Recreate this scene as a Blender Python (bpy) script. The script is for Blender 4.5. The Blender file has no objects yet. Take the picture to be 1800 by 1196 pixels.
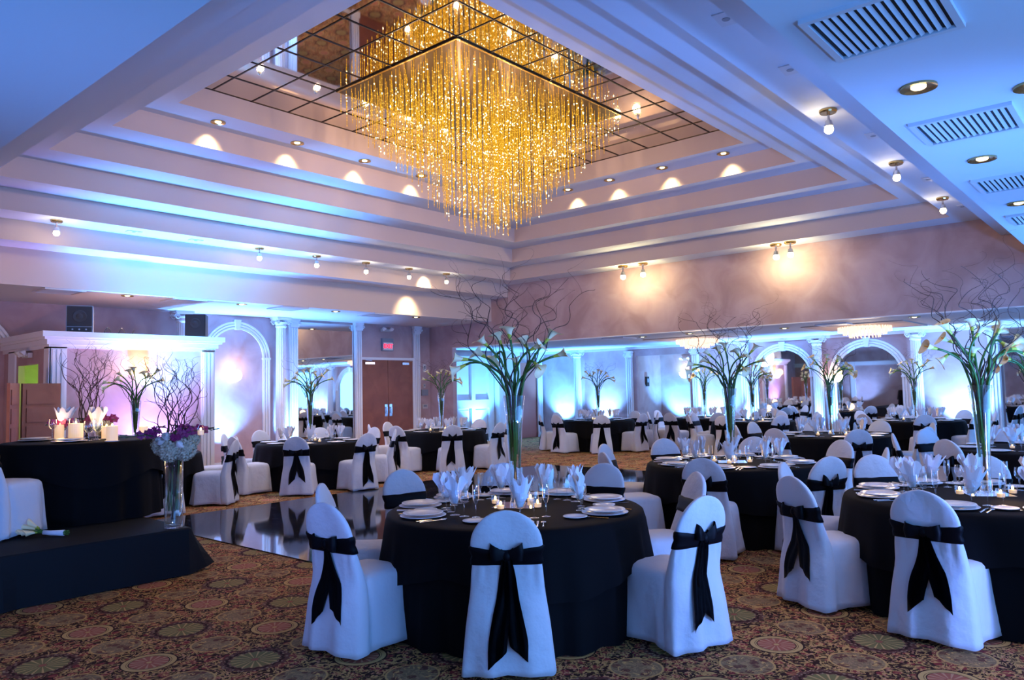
import bpy, bmesh, math, random
from mathutils import Vector, Matrix
from math import sin, cos, pi, radians, hypot, atan2, sqrt
random.seed(7)
S = bpy.context.scene
C = bpy.context.collection

# ---------------------------------------------------------------- camera
FPX, YAW, PITCH, ROLL, EYE = 1338.0, -.8573, .0637, -.0218, 1.62
cy_, sy_, cp_, sp_, cr_, sr_ = cos(YAW), sin(YAW), cos(PITCH), sin(PITCH), cos(ROLL), sin(ROLL)
Rz = Matrix(((cy_, sy_, 0), (-sy_, cy_, 0), (0, 0, 1)))
Rx = Matrix(((1, 0, 0), (0, cp_, sp_), (0, -sp_, cp_)))
Mm = Matrix(((1, 0, 0), (0, 0, -1), (0, 1, 0)))
Rr = Matrix(((cr_, -sr_, 0), (sr_, cr_, 0), (0, 0, 1)))
RC = Rr @ Mm @ Rx @ Rz
cam = bpy.data.cameras.new('camera')
cam.sensor_width = 36.0
cam.lens = FPX / 1800 * 36
cam.clip_end = 200
camo = bpy.data.objects.new('camera', cam)
C.objects.link(camo)
camo.matrix_world = Matrix.Translation((0, 0, EYE)) @ Matrix((RC[0], -RC[1], -RC[2])).transposed().to_4x4()
S.camera = camo
CAMR = Vector(RC[0]); CAMF = Vector(RC[2])

# ---------------------------------------------------------------- view, world
S.view_settings.view_transform = 'Standard'
S.view_settings.look = 'None'
S.view_settings.gamma = 1
S.view_settings.use_curve_mapping = False
S.view_settings.exposure = 0.15
S.cycles.max_bounces = 7
S.cycles.diffuse_bounces = 3
S.cycles.glossy_bounces = 4
S.cycles.transmission_bounces = 5
S.cycles.transparent_max_bounces = 14
S.cycles.caustics_reflective = False
S.cycles.caustics_refractive = False
S.cycles.sample_clamp_indirect = 4.0
S.cycles.use_denoising = True
W = bpy.data.worlds.new('room_light')
S.world = W
W.use_nodes = True
W.node_tree.nodes['Background'].inputs[0].default_value = (0.13, 0.38, 1.0, 1)
W.node_tree.nodes['Background'].inputs[1].default_value = 5.6

def light(kind, loc, energy, col, target=None, size=.1, angle=60, blend=.6, name='lamp_and_fill_light', parent=None):
    l = bpy.data.lights.new(name, kind)
    l.energy = energy
    l.color = col
    if kind == 'SPOT':
        l.spot_size = radians(angle); l.spot_blend = blend; l.shadow_soft_size = size
    elif kind == 'AREA':
        l.shape = 'DISK'; l.size = size
    else:
        l.shadow_soft_size = size
    o = bpy.data.objects.new(name, l)
    C.objects.link(o)
    o.location = loc
    if target is not None:
        o.rotation_euler = (Vector(target) - Vector(loc)).to_track_quat('-Z', 'Y').to_euler()
    return o

BLUE = (.11, .36, 1.0)
CYAN = (.09, .41, 1.0)
VIO = (.42, .30, 1.0)
WARM = (1.0, .72, .38)
# uplights standing on the floor against the walls (position, aim, colour, watts)
UP = [((8.55, 15.75), (8.75, 16.1, 2.2), BLUE, 95, 'back wall under the white arch'),
      ((7.75, 15.7), (7.7, 16.1, 2.2), (.12, .38, 1), 150, 'back wall beside the booth'),
      ((10.33, 15.75), (10.3, 16.1, 2.2), BLUE, 110, 'back wall between column and mirror'),
      ((6.0, 13.42), (6.0, 13.75, 2.0), VIO, 70, 'booth wall below its amber lamp'),
      ((16.75, 15.6), (16.75, 16.1, 2.0), CYAN, 75, 'white four panel door'),
      ((19.6, 15.1), (20, 15.0, 2.0), CYAN, 130, 'far wall near the corner'),
      ((19.6, 13.5), (20, 13.5, 2.2), BLUE, 130, 'far wall left of the alcove'),
      ((21.3, 11.9), (21.8, 11.6, 2.0), CYAN, 110, 'far wall inside the alcove'),
      ((19.6, 9.7), (20, 9.7, 2.2), (.10, .40, 1), 130, 'far wall right of the alcove'),
      ((19.6, 8.8), (20, 8.8, 2.2), BLUE, 100, 'far wall left of the first mirrored arch'),
      ((19.6, 6.8), (20, 6.8, 2.2), BLUE, 130, 'far wall between the mirrored arches'),
      ((19.6, 3.6), (20, 3.7, 2.2), (.16, .42, 1), 140, 'far wall right of the second arch')]
for (x, y), t, c, e, _ in UP:
    light('SPOT', (x, y, .32), e * 9, c, (t[0], t[1], t[2] + .9), .04, 100, .8)
# added fill spots with no fixtures, washing the ceilings and back wall
for p, t, c, e, a in [((6.1, 12.95, .3), (6.5, 12.75, 4.2), (.05, .38, 1), 2200, 75), ((6.0, -.3, .3), (7.5, 2.6, 4.6), (.08, .30, 1), 260, 85), ((11.0, -.3, .3), (11.5, 2.6, 4.6), (.08, .30, 1), 260, 85), ((-1.5, 4.0, .4), (1.0, 3.5, 3.4), (.04, .30, 1), 150, 80),  # first entry is the floor uplight beside the booth, not a fill
                      ((2.0, -2.5, .4), (3.5, .5, 3.4), (.06, .32, 1), 240, 90),
                      ((8.0, -2.5, .4), (9.0, .7, 3.4), (.06, .30, 1), 260, 100),
                      ((13.0, -2.5, .4), (13.0, .7, 3.4), (.05, .30, 1), 290, 110),
                      ((4.5, -2.5, .4), (9.0, 13.0, 4.2), (.20, .32, 1), 330, 70),
                      ((-1.0, 1.0, .4), (7.0, 11.5, 4.2), (.20, .32, 1), 220, 60),
                      ((.6, 10.2, .5), (4.6, 16.1, 2.9), (1, .52, .42), 130, 60)]:
    light('SPOT', p, e * 2.4, c, t, .15, a, .9)

for y in (3.0, 8.0, 12.5):  # added spots with no fixtures, brightening the side wall for the mirrors
    light('SPOT', (-2.3, y, .3), 500, (.2, .4, 1), (-3, y, 2.6), .05, 110, .9)

# ---------------------------------------------------------------- materials
def mat(name, col, rough=.6, metal=0, spec=None, emit=None, estr=0, bump=None, noise=None, sheen=0):
    m = bpy.data.materials.new(name); m.use_nodes = True
    nt = m.node_tree; b = nt.nodes['Principled BSDF']
    b.inputs['Base Color'].default_value = (*col, 1)
    b.inputs['Roughness'].default_value = rough
    b.inputs['Metallic'].default_value = metal
    if spec is not None: b.inputs['Specular IOR Level'].default_value = spec
    if sheen: b.inputs['Sheen Weight'].default_value = sheen
    if emit:
        b.inputs['Emission Color'].default_value = (*emit, 1)
        b.inputs['Emission Strength'].default_value = estr
    tc = None
    if noise or bump:
        tc = nt.nodes.new('ShaderNodeTexCoord')
    if noise:   # (scale, colour2, low, high)
        n = nt.nodes.new('ShaderNodeTexNoise'); n.inputs['Scale'].default_value = noise[0]
        n.inputs['Detail'].default_value = 6; n.inputs['Distortion'].default_value = .6
        r = nt.nodes.new('ShaderNodeValToRGB')
        r.color_ramp.elements[0].position = noise[2]; r.color_ramp.elements[1].position = noise[3]
        r.color_ramp.elements[0].color = (*col, 1); r.color_ramp.elements[1].color = (*noise[1], 1)
        nt.links.new(tc.outputs['Object'], n.inputs['Vector'])
        nt.links.new(n.outputs['Fac'], r.inputs['Fac'])
        nt.links.new(r.outputs['Color'], b.inputs['Base Color'])
    if bump:    # (scale, strength)
        n = nt.nodes.new('ShaderNodeTexNoise'); n.inputs['Scale'].default_value = bump[0]
        n.inputs['Detail'].default_value = 4
        bp = nt.nodes.new('ShaderNodeBump'); bp.inputs['Strength'].default_value = bump[1]
        bp.inputs['Distance'].default_value = .02
        nt.links.new(tc.outputs['Object'], n.inputs['Vector'])
        nt.links.new(n.outputs['Fac'], bp.inputs['Height'])
        nt.links.new(bp.outputs['Normal'], b.inputs['Normal'])
    return m

def glass_mat(name, tint=(.95, .97, 1), gl=(1, 1, 1), fac=.05):
    m = bpy.data.materials.new(name); m.use_nodes = True
    nt = m.node_tree; nt.nodes.clear()
    o = nt.nodes.new('ShaderNodeOutputMaterial'); mx = nt.nodes.new('ShaderNodeMixShader')
    t = nt.nodes.new('ShaderNodeBsdfTransparent'); g = nt.nodes.new('ShaderNodeBsdfGlossy')
    lw = nt.nodes.new('ShaderNodeLayerWeight'); lw.inputs['Blend'].default_value = .35
    ma = nt.nodes.new('ShaderNodeMath'); ma.operation = 'MULTIPLY_ADD'
    ma.inputs[1].default_value = .66; ma.inputs[2].default_value = fac
    t.inputs[0].default_value = (*tint, 1); g.inputs[0].default_value = (*gl, 1); g.inputs[1].default_value = .03
    L = nt.links.new
    L(lw.outputs['Facing'], ma.inputs[0]); L(ma.outputs[0], mx.inputs[0])
    L(t.outputs[0], mx.inputs[1]); L(g.outputs[0], mx.inputs[2]); L(mx.outputs[0], o.inputs[0])
    return m

def emis(name, col, s):
    m = bpy.data.materials.new(name); m.use_nodes = True
    nt = m.node_tree; nt.nodes.clear()
    o = nt.nodes.new('ShaderNodeOutputMaterial'); e = nt.nodes.new('ShaderNodeEmission')
    e.inputs[0].default_value = (*col, 1); e.inputs[1].default_value = s
    nt.links.new(e.outputs[0], o.inputs[0])
    m.cycles.emission_sampling = 'NONE'
    return m

def carpet_mat():
    m = bpy.data.materials.new('patterned_carpet'); m.use_nodes = True
    nt = m.node_tree; b = nt.nodes['Principled BSDF']; b.inputs['Roughness'].default_value = .95
    b.inputs['Specular IOR Level'].default_value = .1
    N = nt.nodes.new; L = nt.links.new
    def mth(op, a, c=None, d=None):
        n = N('ShaderNodeMath'); n.operation = op
        for i, v in enumerate((a, c, d)):
            if v is None: continue
            if isinstance(v, (int, float)): n.inputs[i].default_value = v
            else: L(v, n.inputs[i])
        return n.outputs[0]
    def mix(f, a, c):
        n = N('ShaderNodeMix'); n.data_type = 'RGBA'
        if isinstance(f, (int, float)): n.inputs[0].default_value = f
        else: L(f, n.inputs[0])
        for i, v in ((6, a), (7, c)):
            if isinstance(v, tuple): n.inputs[i].default_value = (*v, 1)
            else: L(v, n.inputs[i])
        return n.outputs[2]
    tc = N('ShaderNodeTexCoord'); sx = N('ShaderNodeSeparateXYZ'); L(tc.outputs['Object'], sx.inputs[0])
    X, Y = sx.outputs[0], sx.outputs[1]
    PX, PY = .86, .955
    DK, MR, TN, PK = (.045, .017, .011), (.24, .038, .032), (.68, .38, .12), (.66, .28, .15)
    # floral ground: two voronoi scales
    v1 = N('ShaderNodeTexVoronoi'); v1.inputs['Scale'].default_value = 15
    v2 = N('ShaderNodeTexVoronoi'); v2.inputs['Scale'].default_value = 42
    ns = N('ShaderNodeTexNoise'); ns.inputs['Scale'].default_value = 9; ns.inputs['Detail'].default_value = 3
    for v in (v1, v2, ns): L(tc.outputs['Object'], v.inputs['Vector'])
    f1 = mth('LESS_THAN', v1.outputs['Distance'], .42)
    f2 = mth('LESS_THAN', v2.outputs['Distance'], .36)
    fl = mth('GREATER_THAN', ns.outputs['Fac'], .5)
    base = mix(f1, DK, MR)
    base = mix(mth('MULTIPLY', f2, mth('ADD', mth('MULTIPLY', fl, .6), .2)), base, PK)
    # scroll lattice
    wv = N('ShaderNodeTexNoise'); wv.inputs['Scale'].default_value = 15; wv.inputs['Detail'].default_value = 2; wv.inputs['Distortion'].default_value = 1.5
    L(tc.outputs['Object'], wv.inputs['Vector'])
    sc = mth('LESS_THAN', mth('ABSOLUTE', mth('SUBTRACT', wv.outputs['Fac'], .5)), .04)
    base = mix(mth('MULTIPLY', sc, .8), base, TN)
    def cell(ox, oy, px=PX, py=PY):
        u = mth('SUBTRACT', mth('MULTIPLY', mth('FRACT', mth('ADD', mth('DIVIDE', mth('SUBTRACT', X, ox), px), .5)), px), px / 2)
        v = mth('SUBTRACT', mth('MULTIPLY', mth('FRACT', mth('ADD', mth('DIVIDE', mth('SUBTRACT', Y, oy), py), .5)), py), py / 2)
        r = mth('SQRT', mth('ADD', mth('MULTIPLY', u, u), mth('MULTIPLY', v, v)))
        return r, mth('ARCTAN2', v, u)
    def ring(r, c, w): return mth('LESS_THAN', mth('ABSOLUTE', mth('SUBTRACT', r, c)), w)
    def spokes(a, n, th): return mth('GREATER_THAN', mth('SINE', mth('MULTIPLY', a, n)), th)
    OX, OY = 2.12, 4.82
    TAN2, RED, OLV, GRY = (.60, .36, .13), (.40, .12, .07), (.22, .17, .06), (.34, .21, .10)
    # red medallions
    r, a = cell(OX, OY)
    base = mix(mth('LESS_THAN', r, .165), base, DK)
    base = mix(ring(r, .142, .013), base, TAN2)
    base = mix(ring(r, .122, .004), base, TAN2)
    disc = mth('LESS_THAN', r, .112)
    base = mix(disc, base, RED)
    base = mix(mth('MULTIPLY', mth('MULTIPLY', disc, mth('GREATER_THAN', r, .03)), spokes(a, 14, .55)), base, (.55, .27, .15))
    base = mix(mth('LESS_THAN', r, .016), base, TAN2)
    # olive rosettes with scalloped purple edge
    r, a = cell(OX + PX / 2, OY + PY / 2)
    rs = mth('ADD', r, mth('MULTIPLY', mth('SINE', mth('MULTIPLY', a, 18)), .006))
    base = mix(mth('LESS_THAN', rs, .205), base, mix(f2, (.14, .05, .035), (.36, .22, .13)))
    base = mix(ring(rs, .165, .008), base, DK)
    disc = mth('LESS_THAN', rs, .145)
    base = mix(disc, base, OLV)
    base = mix(mth('MULTIPLY', mth('MULTIPLY', disc, mth('GREATER_THAN', r, .03)), spokes(a, 16, .75)), base, TAN2)
    base = mix(mth('LESS_THAN', r, .022), base, RED)
    # pale ovals in between
    for ox, oy in ((OX + PX / 2, OY), (OX, OY + PY / 2)):
        r, a = cell(ox, oy)
        base = mix(mth('MULTIPLY', mth('LESS_THAN', r, .15), .72), base, mix(mth('MULTIPLY', f1, .9), GRY, (.10, .045, .03)))
        base = mix(mth('MULTIPLY', ring(r, .152, .006), .8), base, TN)
        base = mix(mth('MULTIPLY', ring(r, .10, .012), sc), base, TN)
    bp = N('ShaderNodeBump'); bp.inputs['Strength'].default_value = .3; bp.inputs['Distance'].default_value = .004
    L(v2.outputs['Distance'], bp.inputs['Height']); L(bp.outputs['Normal'], b.inputs['Normal'])
    L(base, b.inputs['Base Color'])
    return m

def tile_mat():
    m = mat('black_marble', (.012, .013, .018), .06, spec=.9)
    nt = m.node_tree; b = nt.nodes['Principled BSDF']
    tc = nt.nodes.new('ShaderNodeTexCoord'); br = nt.nodes.new('ShaderNodeTexBrick')
    br.offset = 0; br.inputs['Scale'].default_value = 1; br.inputs['Brick Width'].default_value = .61
    br.inputs['Row Height'].default_value = .61; br.inputs['Mortar Size'].default_value = .006
    br.inputs['Color1'].default_value = (.010, .011, .016, 1); br.inputs['Color2'].default_value = (.02, .022, .03, 1)
    br.inputs['Mortar'].default_value = (.09, .09, .1, 1)
    n = nt.nodes.new('ShaderNodeTexNoise'); n.inputs['Scale'].default_value = 5; n.inputs['Detail'].default_value = 8; n.inputs['Distortion'].default_value = 2
    r = nt.nodes.new('ShaderNodeValToRGB'); r.color_ramp.elements[0].position = .56; r.color_ramp.elements[1].position = .75
    r.color_ramp.elements[0].color = (0, 0, 0, 1); r.color_ramp.elements[1].color = (.10, .10, .12, 1)
    mx = nt.nodes.new('ShaderNodeMix'); mx.data_type = 'RGBA'; mx.blend_type = 'ADD'; mx.inputs[0].default_value = 1
    L = nt.links.new
    L(tc.outputs['Object'], br.inputs['Vector']); L(tc.outputs['Object'], n.inputs['Vector']); L(n.outputs['Fac'], r.inputs[0])
    L(br.outputs['Color'], mx.inputs[6]); L(r.outputs['Color'], mx.inputs[7]); L(mx.outputs[2], b.inputs['Base Color'])
    return m

M = dict(
    carpet=carpet_mat(), marble=tile_mat(),
    pink=mat('mauve_sponged_wall', (.42, .27, .26), .8, noise=(1.6, (.56, .40, .40), .35, .7)),
    riser=mat('beige_coffer_face', (.62, .47, .40), .7),
    ceil=mat('white_ceiling_paint', (.66, .68, .74), .75),
    white=mat('white_gloss_trim', (.80, .80, .82), .4),
    mirror=mat('mirror_glass', (.86, .88, .88), .02, 1),
    cmirror=mat('bronze_ceiling_mirror', (.70, .62, .55), .03, 1),
    seam=mat('dark_bronze_seam', (.05, .03, .02), .4, .6),
    cloth=mat('white_chair_cloth', (.66, .67, .72), .8, bump=(7, .8), sheen=.1),
    sash=mat('black_satin_sash', (.002, .002, .004), .5, spec=.12),
    black=mat('black_table_cloth', (.0035, .0035, .0045), .8, spec=.10),
    skirt=mat('black_stage_skirt', (.006, .009, .012), .75, spec=.2),
    chrome=mat('chrome_metal', (.6, .6, .62), .2, 1),
    silver=mat('silver_cutlery', (.75, .75, .78), .15, 1),
    china=mat('white_china', (.82, .81, .80), .18),
    rim=mat('china_rim', (.70, .66, .70), .2),
    napkin=mat('white_napkin_linen', (.82, .82, .88), .8),
    glass=glass_mat('clear_glass'),
    water=glass_mat('vase_water', (.90, .95, .92), (1, 1, 1), .0),
    stem=mat('green_flower_stem', (.045, .15, .022), .45),
    lily=mat('white_calla_petal', (.90, .78, .46), .5),
    lilyg=mat('green_calla_throat', (.50, .52, .05), .5),
    spadix=mat('yellow_spadix', (.85, .45, .02), .6),
    twig=mat('brown_curly_twig', (.055, .028, .022), .7),
    wood=mat('reddish_wood', (.30, .10, .055), .45, noise=(3, (.21, .065, .04), .3, .7)),
    redwood=mat('red_door_paint', (.40, .12, .09), .6),
    speaker=mat('black_speaker_cabinet', (.012, .012, .014), .6),
    grille=mat('speaker_grille', (.03, .03, .033), .5, .3),
    greybox=mat('grey_plastic', (.25, .28, .32), .5),
    brass=mat('brass_ring', (.55, .38, .15), .25, 1),
    vent=mat('white_vent_metal', (.62, .62, .66), .4, .1),
    ventdark=mat('vent_dark_inside', (.03, .03, .035), .8),
    bulb=emis('warm_bulb_glow', (1, .80, .45), 22),
    bulbb=emis('bright_flood_glow', (1, .86, .42), 60),
    down=emis('downlight_glow', (1, .80, .42), 6),
    candle=mat('cream_candle_wax', (.90, .74, .52), .5, emit=(1, .60, .28), estr=.55),
    flame=emis('candle_flame', (1, .62, .18), 10),
    exitred=emis('exit_red_letters', (1, .03, .08), 2.2),
    orchid=mat('purple_orchid_petal', (.24, .010, .11), .5),
    hydr=mat('cream_hydrangea', (.50, .46, .33), .7),
    rose=mat('white_rose_petal', (.85, .80, .74), .6),
    leaf=mat('dark_green_leaf', (.02, .07, .02), .5),
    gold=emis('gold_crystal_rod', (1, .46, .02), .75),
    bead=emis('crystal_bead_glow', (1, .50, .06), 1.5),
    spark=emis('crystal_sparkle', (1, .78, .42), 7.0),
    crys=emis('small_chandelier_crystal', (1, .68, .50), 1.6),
    lamp=mat('frosted_lamp_glass', (.9, .8, .6), .5, emit=(1, .72, .42), estr=3.5),
    lampw=mat('frosted_white_lamp', (.9, .9, .95), .5, emit=(.75, .9, 1), estr=2.5),
    plastic=mat('ivory_plastic', (.55, .50, .48), .5),
)

# ---------------------------------------------------------------- helpers
def mobj(name, bm, m, parent=None, smooth=False, loc=None):
    me = bpy.data.meshes.new(name)
    bm.to_mesh(me); bm.free()
    for mm in (m if isinstance(m, (list, tuple)) else [m]): me.materials.append(mm)
    if smooth:
        for p in me.polygons: p.use_smooth = True
    o = bpy.data.objects.new(name, me)
    C.objects.link(o)
    if parent is not None: o.parent = parent
    if loc is not None: o.location = loc
    return o
def empty(name, loc=(0, 0, 0), rz=0):
    o = bpy.data.objects.new(name, None); C.objects.link(o)
    o.location = loc; o.rotation_euler = (0, 0, rz); o.empty_display_size = .1
    return o
def tag(o, label, cat, group=None, kind=None):
    if label: o['label'] = label
    if cat: o['category'] = cat
    if group: o['group'] = group
    if kind: o['kind'] = kind
    return o
def struct(o, label=None):
    o['kind'] = 'structure'
    if label: o['label'] = label
    return o
def copy_tree(o, parent=None):
    c = o.copy(); C.objects.link(c); c.parent = parent
    for ch in list(o.children): copy_tree(ch, c)
    return c
class Once:      # first use returns the prototype, later uses a copy of its tree
    def __init__(s, make, flat=None): s.make = make; s.o = None
    def get(s, loc, rz=0, tilt=None, scale=None):
        if s.o is None: s.o = s.make(); o = s.o
        else: o = copy_tree(s.o)
        o.location = loc; o.rotation_euler = (tilt[0] if tilt else 0, tilt[1] if tilt else 0, rz)
        if scale: o.scale = (scale,) * 3
        for k in ('label', 'category', 'group'):
            if k in o: del o[k]
        return o
def box(bm, a, b, mi=0):
    (x0, y0, z0), (x1, y1, z1) = a, b
    v = [bm.verts.new(p) for p in ((x0, y0, z0), (x1, y0, z0), (x1, y1, z0), (x0, y1, z0), (x0, y0, z1), (x1, y0, z1), (x1, y1, z1), (x0, y1, z1))]
    for f in ((0, 3, 2, 1), (4, 5, 6, 7), (0, 1, 5, 4), (1, 2, 6, 5), (2, 3, 7, 6), (3, 0, 4, 7)):
        bm.faces.new([v[i] for i in f]).material_index = mi
def quad(bm, pts, mi=0):
    f = bm.faces.new([bm.verts.new(p) for p in pts]); f.material_index = mi
    return f
def lathe(bm, prof, n=20, c=(0, 0, 0), mi=0, cap0=True, cap1=True):
    rings = []
    for r, z in prof:
        rings.append([bm.verts.new((c[0] + r * cos(2 * pi * i / n), c[1] + r * sin(2 * pi * i / n), c[2] + z)) for i in range(n)])
    for a, b in zip(rings, rings[1:]):
        for i in range(n):
            bm.faces.new((a[i], a[(i + 1) % n], b[(i + 1) % n], b[i])).material_index = mi
    if cap0 and prof[0][0] > 1e-5: bm.faces.new(rings[0][::-1]).material_index = mi
    if cap1 and prof[-1][0] > 1e-5: bm.faces.new(rings[-1]).material_index = mi
def tube(bm, pts, rad, n=6, mi=0, flat=1.0):
    pts = [Vector(p) for p in pts]; rings = []
    up = Vector((.31, .17, .93))
    for i, p in enumerate(pts):
        t = (pts[min(i + 1, len(pts) - 1)] - pts[max(i - 1, 0)])
        if t.length < 1e-9: t = Vector((0, 0, 1))
        t.normalize()
        a = t.cross(up)
        if a.length < .05: a = t.cross(Vector((1, 0, 0)))
        a.normalize(); b = t.cross(a)
        r = rad[i] if isinstance(rad, (list, tuple)) else rad
        rings.append([bm.verts.new(p + a * (r * cos(2 * pi * k / n)) + b * (r * flat * sin(2 * pi * k / n))) for k in range(n)])
    for a, b in zip(rings, rings[1:]):
        for k in range(n): bm.faces.new((a[k], a[(k + 1) % n], b[(k + 1) % n], b[k])).material_index = mi
    bm.faces.new(rings[0][::-1]).material_index = mi; bm.faces.new(rings[-1]).material_index = mi
def ball(bm, c, r, n=8, sq=(1, 1, 1), mi=0):
    prof = []
    m = max(4, n // 2 + 1)
    rings = []
    for j in range(1, m):
        th = pi * j / m
        rings.append([bm.verts.new((c[0] + r * sq[0] * sin(th) * cos(2 * pi * i / n), c[1] + r * sq[1] * sin(th) * sin(2 * pi * i / n), c[2] - r * sq[2] * cos(th))) for i in range(n)])
    for a, b in zip(rings, rings[1:]):
        for i in range(n): bm.faces.new((a[i], a[(i + 1) % n], b[(i + 1) % n], b[i])).material_index = mi
    v0 = bm.verts.new((c[0], c[1], c[2] - r * sq[2])); v1 = bm.verts.new((c[0], c[1], c[2] + r * sq[2]))
    for i in range(n):
        bm.faces.new((v0, rings[0][(i + 1) % n], rings[0][i])).material_index = mi
        bm.faces.new((v1, rings[-1][i], rings[-1][(i + 1) % n])).material_index = mi
def grid(bm, P, closed=False, mi=0):
    V = [[bm.verts.new(p) for p in row] for row in P]
    for a, b in zip(V, V[1:]):
        n = len(a)
        for i in range(n if closed else n - 1):
            bm.faces.new((a[i], a[(i + 1) % n], b[(i + 1) % n], b[i])).material_index = mi
    return V
def bmn(): return bmesh.new()
def lerp(a, b, t): return a + (b - a) * t

# ================================================================ THE ROOM
ZM, DZ, ZLOW, XP, YB, XF, ZR = 5.92, .318, 3.42, 14.97, 16.1, 20.0, 2.80
XL = [4.73, 4.12, 3.55, 3.05, 2.58, 2.12, 1.67]
XR = [11.92, 12.53, 13.14, 13.75, 14.36, XP, XP]
YF = [10.01 + .61 * k for k in range(7)]
YN = [5.15 - .62 * k for k in range(7)]
ZK = [ZM - DZ * (k + 1) for k in range(6)] + [ZLOW]
XW, YW = -3.0, -6.0

bm = bmn(); quad(bm, [(XW, YW, 0), (22.4, YW, 0), (22.4, 18.5, 0), (XW, 18.5, 0)])
struct(mobj('floor', bm, M['carpet']), 'patterned burgundy and gold carpet with medallions')
bm = bmn(); box(bm, (4.3, 5.35, 0), (12.6, 10.15, .012))
tag(mobj('dance_floor', bm, M['marble']), 'glossy black marble dance floor let into the patterned carpet', 'dance floor')

bm = bmn()
for k in range(7):
    z1 = ZM if k == 0 else ZK[k - 1]; z0 = ZK[k]
    xl, xr, yf, yn = XL[k], XR[k], YF[k], YN[k]
    quad(bm, [(xl, yf, z0), (xl, yf, z1), (xr, yf, z1), (xr, yf, z0)])
    quad(bm, [(xl, yn, z0), (xr, yn, z0), (xr, yn, z1), (xl, yn, z1)])
    quad(bm, [(xl, yn, z0), (xl, yn, z1), (xl, yf, z1), (xl, yf, z0)])
    if k < 5: quad(bm, [(xr, yn, z0), (xr, yf, z0), (xr, yf, z1), (xr, yn, z1)])
    if k < 6:
        a, b, c, d = (XL[k + 1], YN[k + 1]), (XR[k + 1], YN[k + 1]), (XR[k + 1], YF[k + 1]), (XL[k + 1], YF[k + 1])
        e, f, g, h = (xl, yn), (xr, yn), (xr, yf), (xl, yf)
        for q in ((a, b, f, e), (b, c, g, f), (c, d, h, g), (d, a, e, h)):
            if k == 5 and q[0] == b: continue
            quad(bm, [(*p, z0) for p in q], 1)
struct(mobj('ceiling_coffer', bm, [M['riser'], M['ceil']]), 'stepped beige coffer rising to the mirrored ceiling')
bm = bmn()
x0, x1, y0, y1 = XL[6], XP, YN[6], YF[6]
for q in (((XW, YW), (XW, y0), (XP, y0), (XP, YW)), ((XW, y0), (XW, YB), (x0, YB), (x0, y0)), ((x0, y1), (x0, YB), (XP, YB), (XP, y1))):
    quad(bm, [(*p, ZLOW) for p in q])
struct(mobj('ceiling', bm, M['ceil']), 'flat white lower ceiling around the coffer')
bm = bmn(); quad(bm, [(XL[0], YN[0], ZM), (XL[0], YF[0], ZM), (XR[0], YF[0], ZM), (XR[0], YN[0], ZM)])
struct(mobj('ceiling_mirror', bm, M['cmirror']), 'bronze tinted mirror tiles at the top of the coffer')
bm = bmn()
GX, GT = 5.213, .6096
for i in range(12):
    x = GX + GT * i - (.0 if i < 11 else .0)
    if x < XR[0]: box(bm, (x - .008, YN[0], ZM - .008), (x + .008, YF[0], ZM - .001))
for j in range(9):
    y = YF[0] - GT * j
    if y > YN[0]: box(bm, (XL[0], y - .008, ZM - .009), (XR[0], y + .008, ZM - .002))
struct(mobj('trim_1', bm, M['seam']), 'dark grid of seams between the ceiling mirror tiles')

bm = bmn()
ya = 15.17
box(bm, (XP, YW, ZR), (XP + .15, ya, 4.75)); box(bm, (XP, ya, 0), (XP + .15, YB, 4.75))
struct(mobj('wall_header', bm, M['pink']), 'broad mauve beam wall over the opening to the far dining area')
bm = bmn(); box(bm, (XP - .004, YW, ZR - .02), (XP + .154, ya, ZR - .0005))
struct(mobj('trim_2', bm, M['white']), 'white strip under the mauve beam')
bm = bmn(); box(bm, (XW - .1, YB, 0), (5.0, YB + .12, ZLOW + .05)); box(bm, (5.0, YB, 0), (XF + .1, YB + .12, ZLOW + .05))
struct(mobj('wall_back', bm, M['pink']), 'mauve back wall with arches and the exit door')
bm = bmn(); box(bm, (XW - .12, YW, 0), (XW, YB, ZLOW + .05))
struct(mobj('wall_left', bm, M['pink']), 'mauve side wall behind the camera')
bm = bmn(); box(bm, (XW, YW, 2.45), (XW + .08, YB, 2.6)); box(bm, (XW, YW, 2.6), (XW + .14, YB, 2.66))
for y in (1.0, 2.2, 5.0, 6.2, 9.0, 10.2, 13.0, 14.2): box(bm, (XW, y - .12, 0), (XW + .07, y + .12, 2.45))
struct(mobj('trim_8', bm, M['white']), 'white cornice and flat pilasters of the side wall, seen in the mirrors')
bm = bmn()
AY0, AY1, AZ = 10.55, 12.33, 2.52
box(bm, (XF, YW, 0), (XF + .1, AY0, ZR + .05)); box(bm, (XF, AY1, 0), (XF + .1, YB, ZR + .05)); box(bm, (XF, AY0, AZ), (XF + .1, AY1, ZR + .05))
struct(mobj('wall_far', bm, M['pink']), 'blue lit far wall of the dining area')
bm = bmn()
box(bm, (XF + 1.8, AY0 - .3, 0), (XF + 1.9, AY1 + .3, ZR)); box(bm, (XF + .1, AY0 - .3, 0), (XF + 1.8, AY0 - .2, ZR)); box(bm, (XF + .1, AY1 + .2, 0), (XF + 1.8, AY1 + .3, ZR))
box(bm, (XF + .1, AY0 - .2, ZR - .1), (XF + 1.8, AY1 + .2, ZR))
struct(mobj('wall_alcove', bm, M['pink']), 'recessed alcove in the far wall')
bm = bmn(); box(bm, (XF - .02, AY0, 0), (XF + 1.8, AY1, .17))
struct(mobj('trim_3', bm, M['white']), 'white step at the foot of the alcove')
bm = bmn(); quad(bm, [(XP + .15, YW, ZR), (XP + .15, YB, ZR), (XF, YB, ZR), (XF, YW, ZR)])
struct(mobj('ceiling_far', bm, M['ceil']), 'low white ceiling of the far dining area')
bm = bmn(); box(bm, (XF - .05, YW, ZR - .07), (XF, AY0 + 5.55, ZR))
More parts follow.
